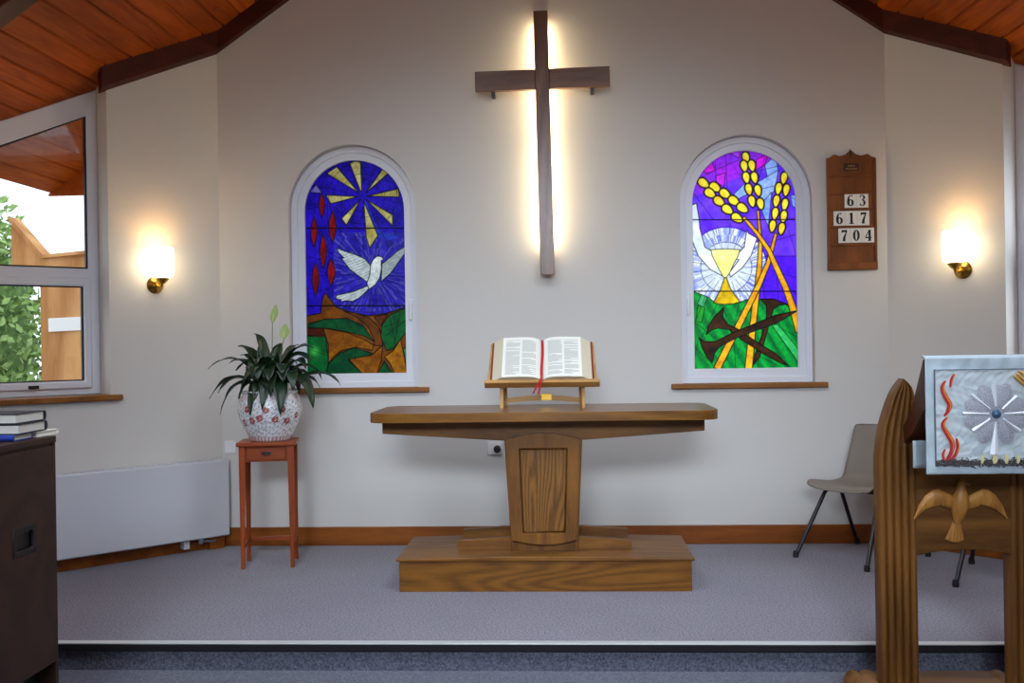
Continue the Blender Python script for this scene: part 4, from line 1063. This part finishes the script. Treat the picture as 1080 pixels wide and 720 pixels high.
for i in range(8):
    a0 = math.atan2(ends[i][1]-SZ, ends[i][0]-SX); a1 = math.atan2(ends[(i+1) % 8][1]-SZ, ends[(i+1) % 8][0]-SX)
    if a1 < a0: a1 += 2*PI
    am = (a0+a1)/2; L_ = 165; px, py = SX+math.cos(am)*L_*.58, SZ+math.sin(am)*L_*.58
    m = MB()
    def pe(u, v):
        th = 2*PI*u; r = v; ux, uy = r*L_*.46*math.cos(th), r*46*math.sin(th)
        x = px+ux*math.cos(am)-uy*math.sin(am); y = py+ux*math.sin(am)+uy*math.cos(am)
        return (cx(x), -.0145-.005*(1-r*r), cz(y))
    m.grid(pe, 22, 5); m.build('sequined_petal', M['sequin'], t, smooth=60)
for x, y, w in ends:
    m = MB(); L_ = math.hypot(x-SX, y-SZ); dx, dy = (x-SX)/L_, (y-SZ)/L_
    st_ = 40; P = []
    a = (SX+dx*st_, SZ+dy*st_); b = (x, y); w0, w1 = 9, w
    q = [(a[0]-dy*w0/2, a[1]+dx*w0/2), (b[0]-dy*w1/2, b[1]+dx*w1/2), (b[0]+dy*w1/2, b[1]-dx*w1/2), (a[0]+dy*w0/2, a[1]-dx*w0/2)]
    V = [(cx(u), -.017, cz(v)) for u, v in q]+[(cx(a[0]), -.0225, cz(a[1])), (cx(b[0]), -.0235, cz(b[1]))]
    m.add(V, [(0, 1, 5, 4), (3, 4, 5, 2), (1, 2, 5), (0, 4, 3), (0, 3, 2, 1)]); m.build('silver_ray', M['silver'], t, smooth=0)
m = MB(); m.lathe([(0, 0), (.017, 0), (.016, .006), (.010, .011), (0, .013)], 20, Matrix.Translation((cx(SX), -.016, cz(SZ))) @ Matrix.Rotation(PI/2, 4, 'X')); m.build('centre_bead', M['bead_blue'], t)
# gold ears of wheat top right and its stalk
m = MB()
for i in range(8):
    for s_ in (-1, 0, 1):
        x, y = 698+i*8.5+s_*13, 182+i*8-s_*13
        m.tube([(cx(x-9), -.0165, cz(y-9)), (cx(x), -.0195, cz(y)), (cx(x+9), -.0165, cz(y+9))], [.001, .0058, .001], 6)
m.tube([(cx(765), -.0165, cz(240)), (cx(800), -.0165, cz(290)), (cx(815), -.0165, cz(400)), (cx(770), -.0165, cz(560)), (cx(745), -.0165, cz(585))], .0016, 6)
m.build('gold_wheat', M['wheat'], t, smooth=60)
m = MB(); r = random.Random(4)
for i in range(1600):
    x = r.uniform(cx(270), CWd-cx(270)); z = cz(645)+r.gauss(0, 1)*.006; y = -.0145
    if i % 9 == 0: z += r.uniform(0, .012)
    s_ = r.uniform(.001, .0022); m.box(x-s_, x+s_, y-s_*1.6, y+s_, z-s_, z+s_)
o = m.build('bead_band', M['bead'], t, smooth=0); o['kind'] = 'stuff'
for x, w in ((570, 26), (630, 20), (505, 16), (690, 18), (750, 22)):
    strip([(x, 600), (x+4, 625), (x, 650)], w, -.0165).build('cream_stitching', M['cream'], t, smooth=0)

# ------------------------------------------------------------------ cabinet and books, left
CX = -1.80
t = thing('wooden_cabinet', 'dark wooden cabinet with a recessed black pull at the left edge', 'cabinet', (CX, -3.10, ZF))
m = MB(); m.box(-.50, -.002, -1.10, -.022, .335, 1.150); m.build('carcass', M['cabinet'], t, bevel=.002, smooth=0)
m = MB(); m.box(-.52, .008, -1.14, .0, 1.150, 1.175); m.build('top', M['cabinet'], t, bevel=.003, smooth=0)
for y0, y1 in ((-.022, 0), (-1.122, -1.10)):
    m = MB(); m.box(-.50, .004, y0, y1, 0, 1.150); m.build('side_panel', M['cabinet'], t, bevel=.002, smooth=0)
m = MB(); m.box(-.45, -.06, -1.10, -.022, 0, .335); m.build('plinth', M['black'], t, smooth=0)
m = MB(); m.prism([[(-1.09, .345), (-.030, .345), (-.030, 1.140), (-1.09, 1.140)], [(-.305, .79), (-.175, .79), (-.175, .87), (-.305, .87)]], -.002, .014, lambda u, v, d: (d, u, v)); dr = m.build('door', M['cabinet'], t, bevel=.0015, smooth=0)
m = MB(); m.prism([[(-.315, .780), (-.165, .780), (-.165, .88), (-.315, .88)], [(-.295, .80), (-.185, .80), (-.185, .86), (-.295, .86)]], .006, .018, lambda u, v, d: (d, u, v)); ph = m.build('recessed_pull', M['dark_metal'], dr, bevel=.002)
m = MB(); m.box(.0, .004, -.30, -.18, .795, .865); m.build('pull_recess', M['black'], ph, smooth=0)
ZC = ZF+1.175
def book(x, y, z, L_, W_, H_, rz, cov, label, grp='books on the dark cabinet', hard=True):
    """page block lying flat; spine on local +X"""
    t = thing('book', label, 'book', (x, y, z), rz, grp)
    c = .0035
    m = MB(); m.box(-L_+.006, -.012, -W_/2+.005, W_/2-.005, c, H_-c); m.build('pages', M['paper'], t, smooth=0)
    m = MB(); n = 8
    prof = [(-L_, 0), (-.008, 0)]+[(-.008+.012*math.sin(PI*i/n), H_/2-H_/2*math.cos(PI*i/n)) for i in range(1, n)]+[(-.008, H_), (-L_, H_), (-L_, H_-c), (-.010, H_-c), (-.006, H_/2), (-.010, c), (-L_, c)]
    m.prism([prof], -W_/2, W_/2); m.build('cover', cov, t, bevel=.0008)
    return t
bz = ZC+.0005
book(CX-.095, -3.035, bz, .14, .16, .020, PI/2-.06, M['paper'], 'thin white booklet lying at the bottom of the book pile, next to the blue book')
book(CX-.135, -3.335, bz, .14, .22, .022, -PI/2+.04, M['blue'], 'thin blue book lying beside the white booklet under the black books')
book(CX-.172, -3.112, bz+.0225, .205, .30, .036, PI/2+.03, M['navy'], 'thick black-covered book in the middle of the pile on the cabinet')
book(CX-.176, -3.108, bz+.0595, .205, .30, .036, PI/2, M['navy'], 'thick black-covered book topmost of the pile on the cabinet')

# ------------------------------------------------------------------ outside the left window
m = MB(); m.box(-30, 30, .9, 45, -.5, -.3); m.box(-30, -4.2, -30, .9, -.5, -.3); m.box(4.2, 30, -30, .9, -.5, -.3); m.box(-4.2, 4.2, .31, .9, -.5, -.3); struct(m.build('ground', M['ground'], smooth=0))
# triangular gable board closing the roof overhang
for side in (-1, 1):
    m = MB(); m.prism([[(2.95, 2.50), (32*BW+.02, 2.50), (32*BW, roof_z(32*BW)+.01), (2.95, roof_z(2.95)+.01)]], .455, .49, lambda u, v, d: (side*u, d, v)); trim(m, M['ceiling'], smooth=0)
t = thing('timber_outbuilding', 'warm timber-clad wall standing outside the clear window on the left', 'outbuilding', (-4.59, 2.0, -.3))
m = MB(); m.prism([[(-.01, 0), (.90, 0), (.90, 2.53), (.49, 2.515), (.02, 2.48), (-.27, 2.81), (-.27, 2.37), (-.01, 2.33)]], 0, .12); m.build('clad_wall', M['clad'], t, smooth=0)
m = MB(); m.prism([[(-.27, 2.81), (.02, 2.48), (.49, 2.515), (.9, 2.53), (.9, 2.56), (.49, 2.545), (.035, 2.51), (-.27, 2.86)]], -.04, .14); m.build('bargeboard', M['clad'], t, smooth=0)
m = MB(); m.prism([[(.07, 1.82), (.39, 1.83), (.39, 1.95), (.07, 1.94)]], -.02, 0); o = m.build('reflection_panel', M['plastic_white'], t, smooth=0); o['label'] = 'pale board imitating a reflection in the window glass'  # white board stands in for a reflection in the left window pane
def shrub(x, y, h, w, n, label, seed):
    r = random.Random(seed); t = thing('garden_shrub', label, 'shrub', (x, y, -.3), 0, 'shrubs in the garden')
    s_ = MB()
    for i in range(7):
        a = r.uniform(0, 2*PI); s_.tube([(0, 0, 0), (w*.2*math.cos(a), w*.2*math.sin(a), h*.4), (w*.35*math.cos(a), w*.35*math.sin(a), h*.8)], [.03, .02, .006], 6)
    s_.build('stem', M['trunk'], t)
    m = MB()
    for i in range(n):
        a = r.uniform(0, 2*PI); ph = r.uniform(-1, 1); rr = r.uniform(.55, 1)**.5
        c = Vector((w*.5*rr*math.cos(a)*math.sqrt(1-ph*ph*.8), w*.5*rr*math.sin(a)*math.sqrt(1-ph*ph*.8), h*.52+h*.48*rr*ph))
        d1 = Vector((r.gauss(0, 1), r.gauss(0, 1), r.gauss(0, .8))).normalized(); d2 = d1.cross(Vector((r.gauss(0, 1), r.gauss(0, 1), r.gauss(0, 1)))).normalized(); l = r.uniform(.07, .13)
        m.add([c, c+d1*l*.5+d2*l*.28, c+d1*l, c+d1*l*.5-d2*l*.28], [(0, 1, 2, 3)])
    m.build('foliage', M['foliage'], t, smooth=0)
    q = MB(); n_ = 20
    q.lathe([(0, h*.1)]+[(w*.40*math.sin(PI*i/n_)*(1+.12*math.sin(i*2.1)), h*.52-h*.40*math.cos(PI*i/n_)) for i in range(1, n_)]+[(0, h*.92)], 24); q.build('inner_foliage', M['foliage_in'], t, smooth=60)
shrub(-6.2, 3.2, 3.3, 1.9, 5200, 'leafy green shrub close outside the clear window, beside the timber wall', 1)
shrub(-8.2, 4.6, 4.4, 3.0, 5200, 'taller leafy green shrub farther out beyond the clear window', 2)

# ------------------------------------------------------------------ light
W = bpy.data.worlds.new('World'); SC.world = W; W.use_nodes = True
N = W.node_tree.nodes; L = W.node_tree.links; bg = N['Background']
tc = N.new('ShaderNodeTexCoord'); sp = N.new('ShaderNodeSeparateXYZ'); L.new(tc.outputs['Generated'], sp.inputs[0])
r = N.new('ShaderNodeValToRGB'); e = r.color_ramp.elements; e[0].position = 0; e[1].position = .7; e[0].color = (.80, .88, 1, 1); e[1].color = (.92, .96, 1, 1)
L.new(sp.outputs['Z'], r.inputs['Fac']); L.new(r.outputs['Color'], bg.inputs['Color']); bg.inputs['Strength'].default_value = 2.1
def area(name, loc, direction, sx, sy, power, col=(.82, .9, 1), spread=PI):
    l = bpy.data.lights.new(name, 'AREA'); l.shape = 'RECTANGLE'; l.size = sx; l.size_y = sy; l.energy = power; l.color = col; l.spread = spread
    o = bpy.data.objects.new(name, l); COL.objects.link(o); o.location = loc
    o.rotation_euler = Vector(direction).to_track_quat('-Z', 'Y').to_euler(); return o
# sky-coloured lamps added at the unseen rooflights, unseen rear gable and right splayed window
DAY = (.75, .86, 1)
for side in (-1, 1):
    xm = (SKX0+SKX1)/2
    area('added_daylight', (side*xm, (SKY0+SKY1)/2, roof_z(xm)+.30), (-side*.3, .45, -1), 1.2, 1.5, 50 if side > 0 else 40, DAY, math.radians(105))
area('added_daylight', (0, YR-.35, 3.55), (0, 8.6, -3.5), 3.0, 1.1, 48, DAY, math.radians(44))
area('added_daylight', Lm(1)(1.2, 1.75, .36), (-S2, -S2, -.15), .8, 1.2, 16, DAY)
# warm lamps without fittings, added out of view to light the ceiling
for side in (-1, 1):
    for y in (-2.6, -5.6): area('added_uplight', (side*3.35, y, 1.95), (-side*.25, 0, 1), .3, .3, 7, (1, .70, .34))

# ------------------------------------------------------------------ camera
cam = bpy.data.cameras.new('camera'); co = bpy.data.objects.new('camera', cam); COL.objects.link(co); SC.camera = co
cam.sensor_width = 36; cam.lens = 35.0; cam.clip_start = .05
YAW, ROLL = math.radians(3.06), math.radians(.86)
f0 = Vector((-math.sin(YAW), math.cos(YAW), 0)); r0 = Vector((math.cos(YAW), math.sin(YAW), 0)); u0 = Vector((0, 0, 1))
Rv = r0*math.cos(ROLL)-u0*math.sin(ROLL); Uv = u0*math.cos(ROLL)+r0*math.sin(ROLL)
mw = Matrix.Identity(4)
for i in range(3): mw[i][0] = Rv[i]; mw[i][1] = Uv[i]; mw[i][2] = -f0[i]; mw[i][3] = (0.11, -6.72, 1.37)[i]
co.matrix_world = mw
SC.view_settings.view_transform = 'Standard'; SC.view_settings.look = 'None'; SC.view_settings.gamma = 1; SC.view_settings.exposure = 0
SC.view_settings.use_curve_mapping = False
SC.cycles.use_denoising = True
SC.cycles.max_bounces = 10; SC.cycles.diffuse_bounces = 6; SC.cycles.sample_clamp_indirect = 6
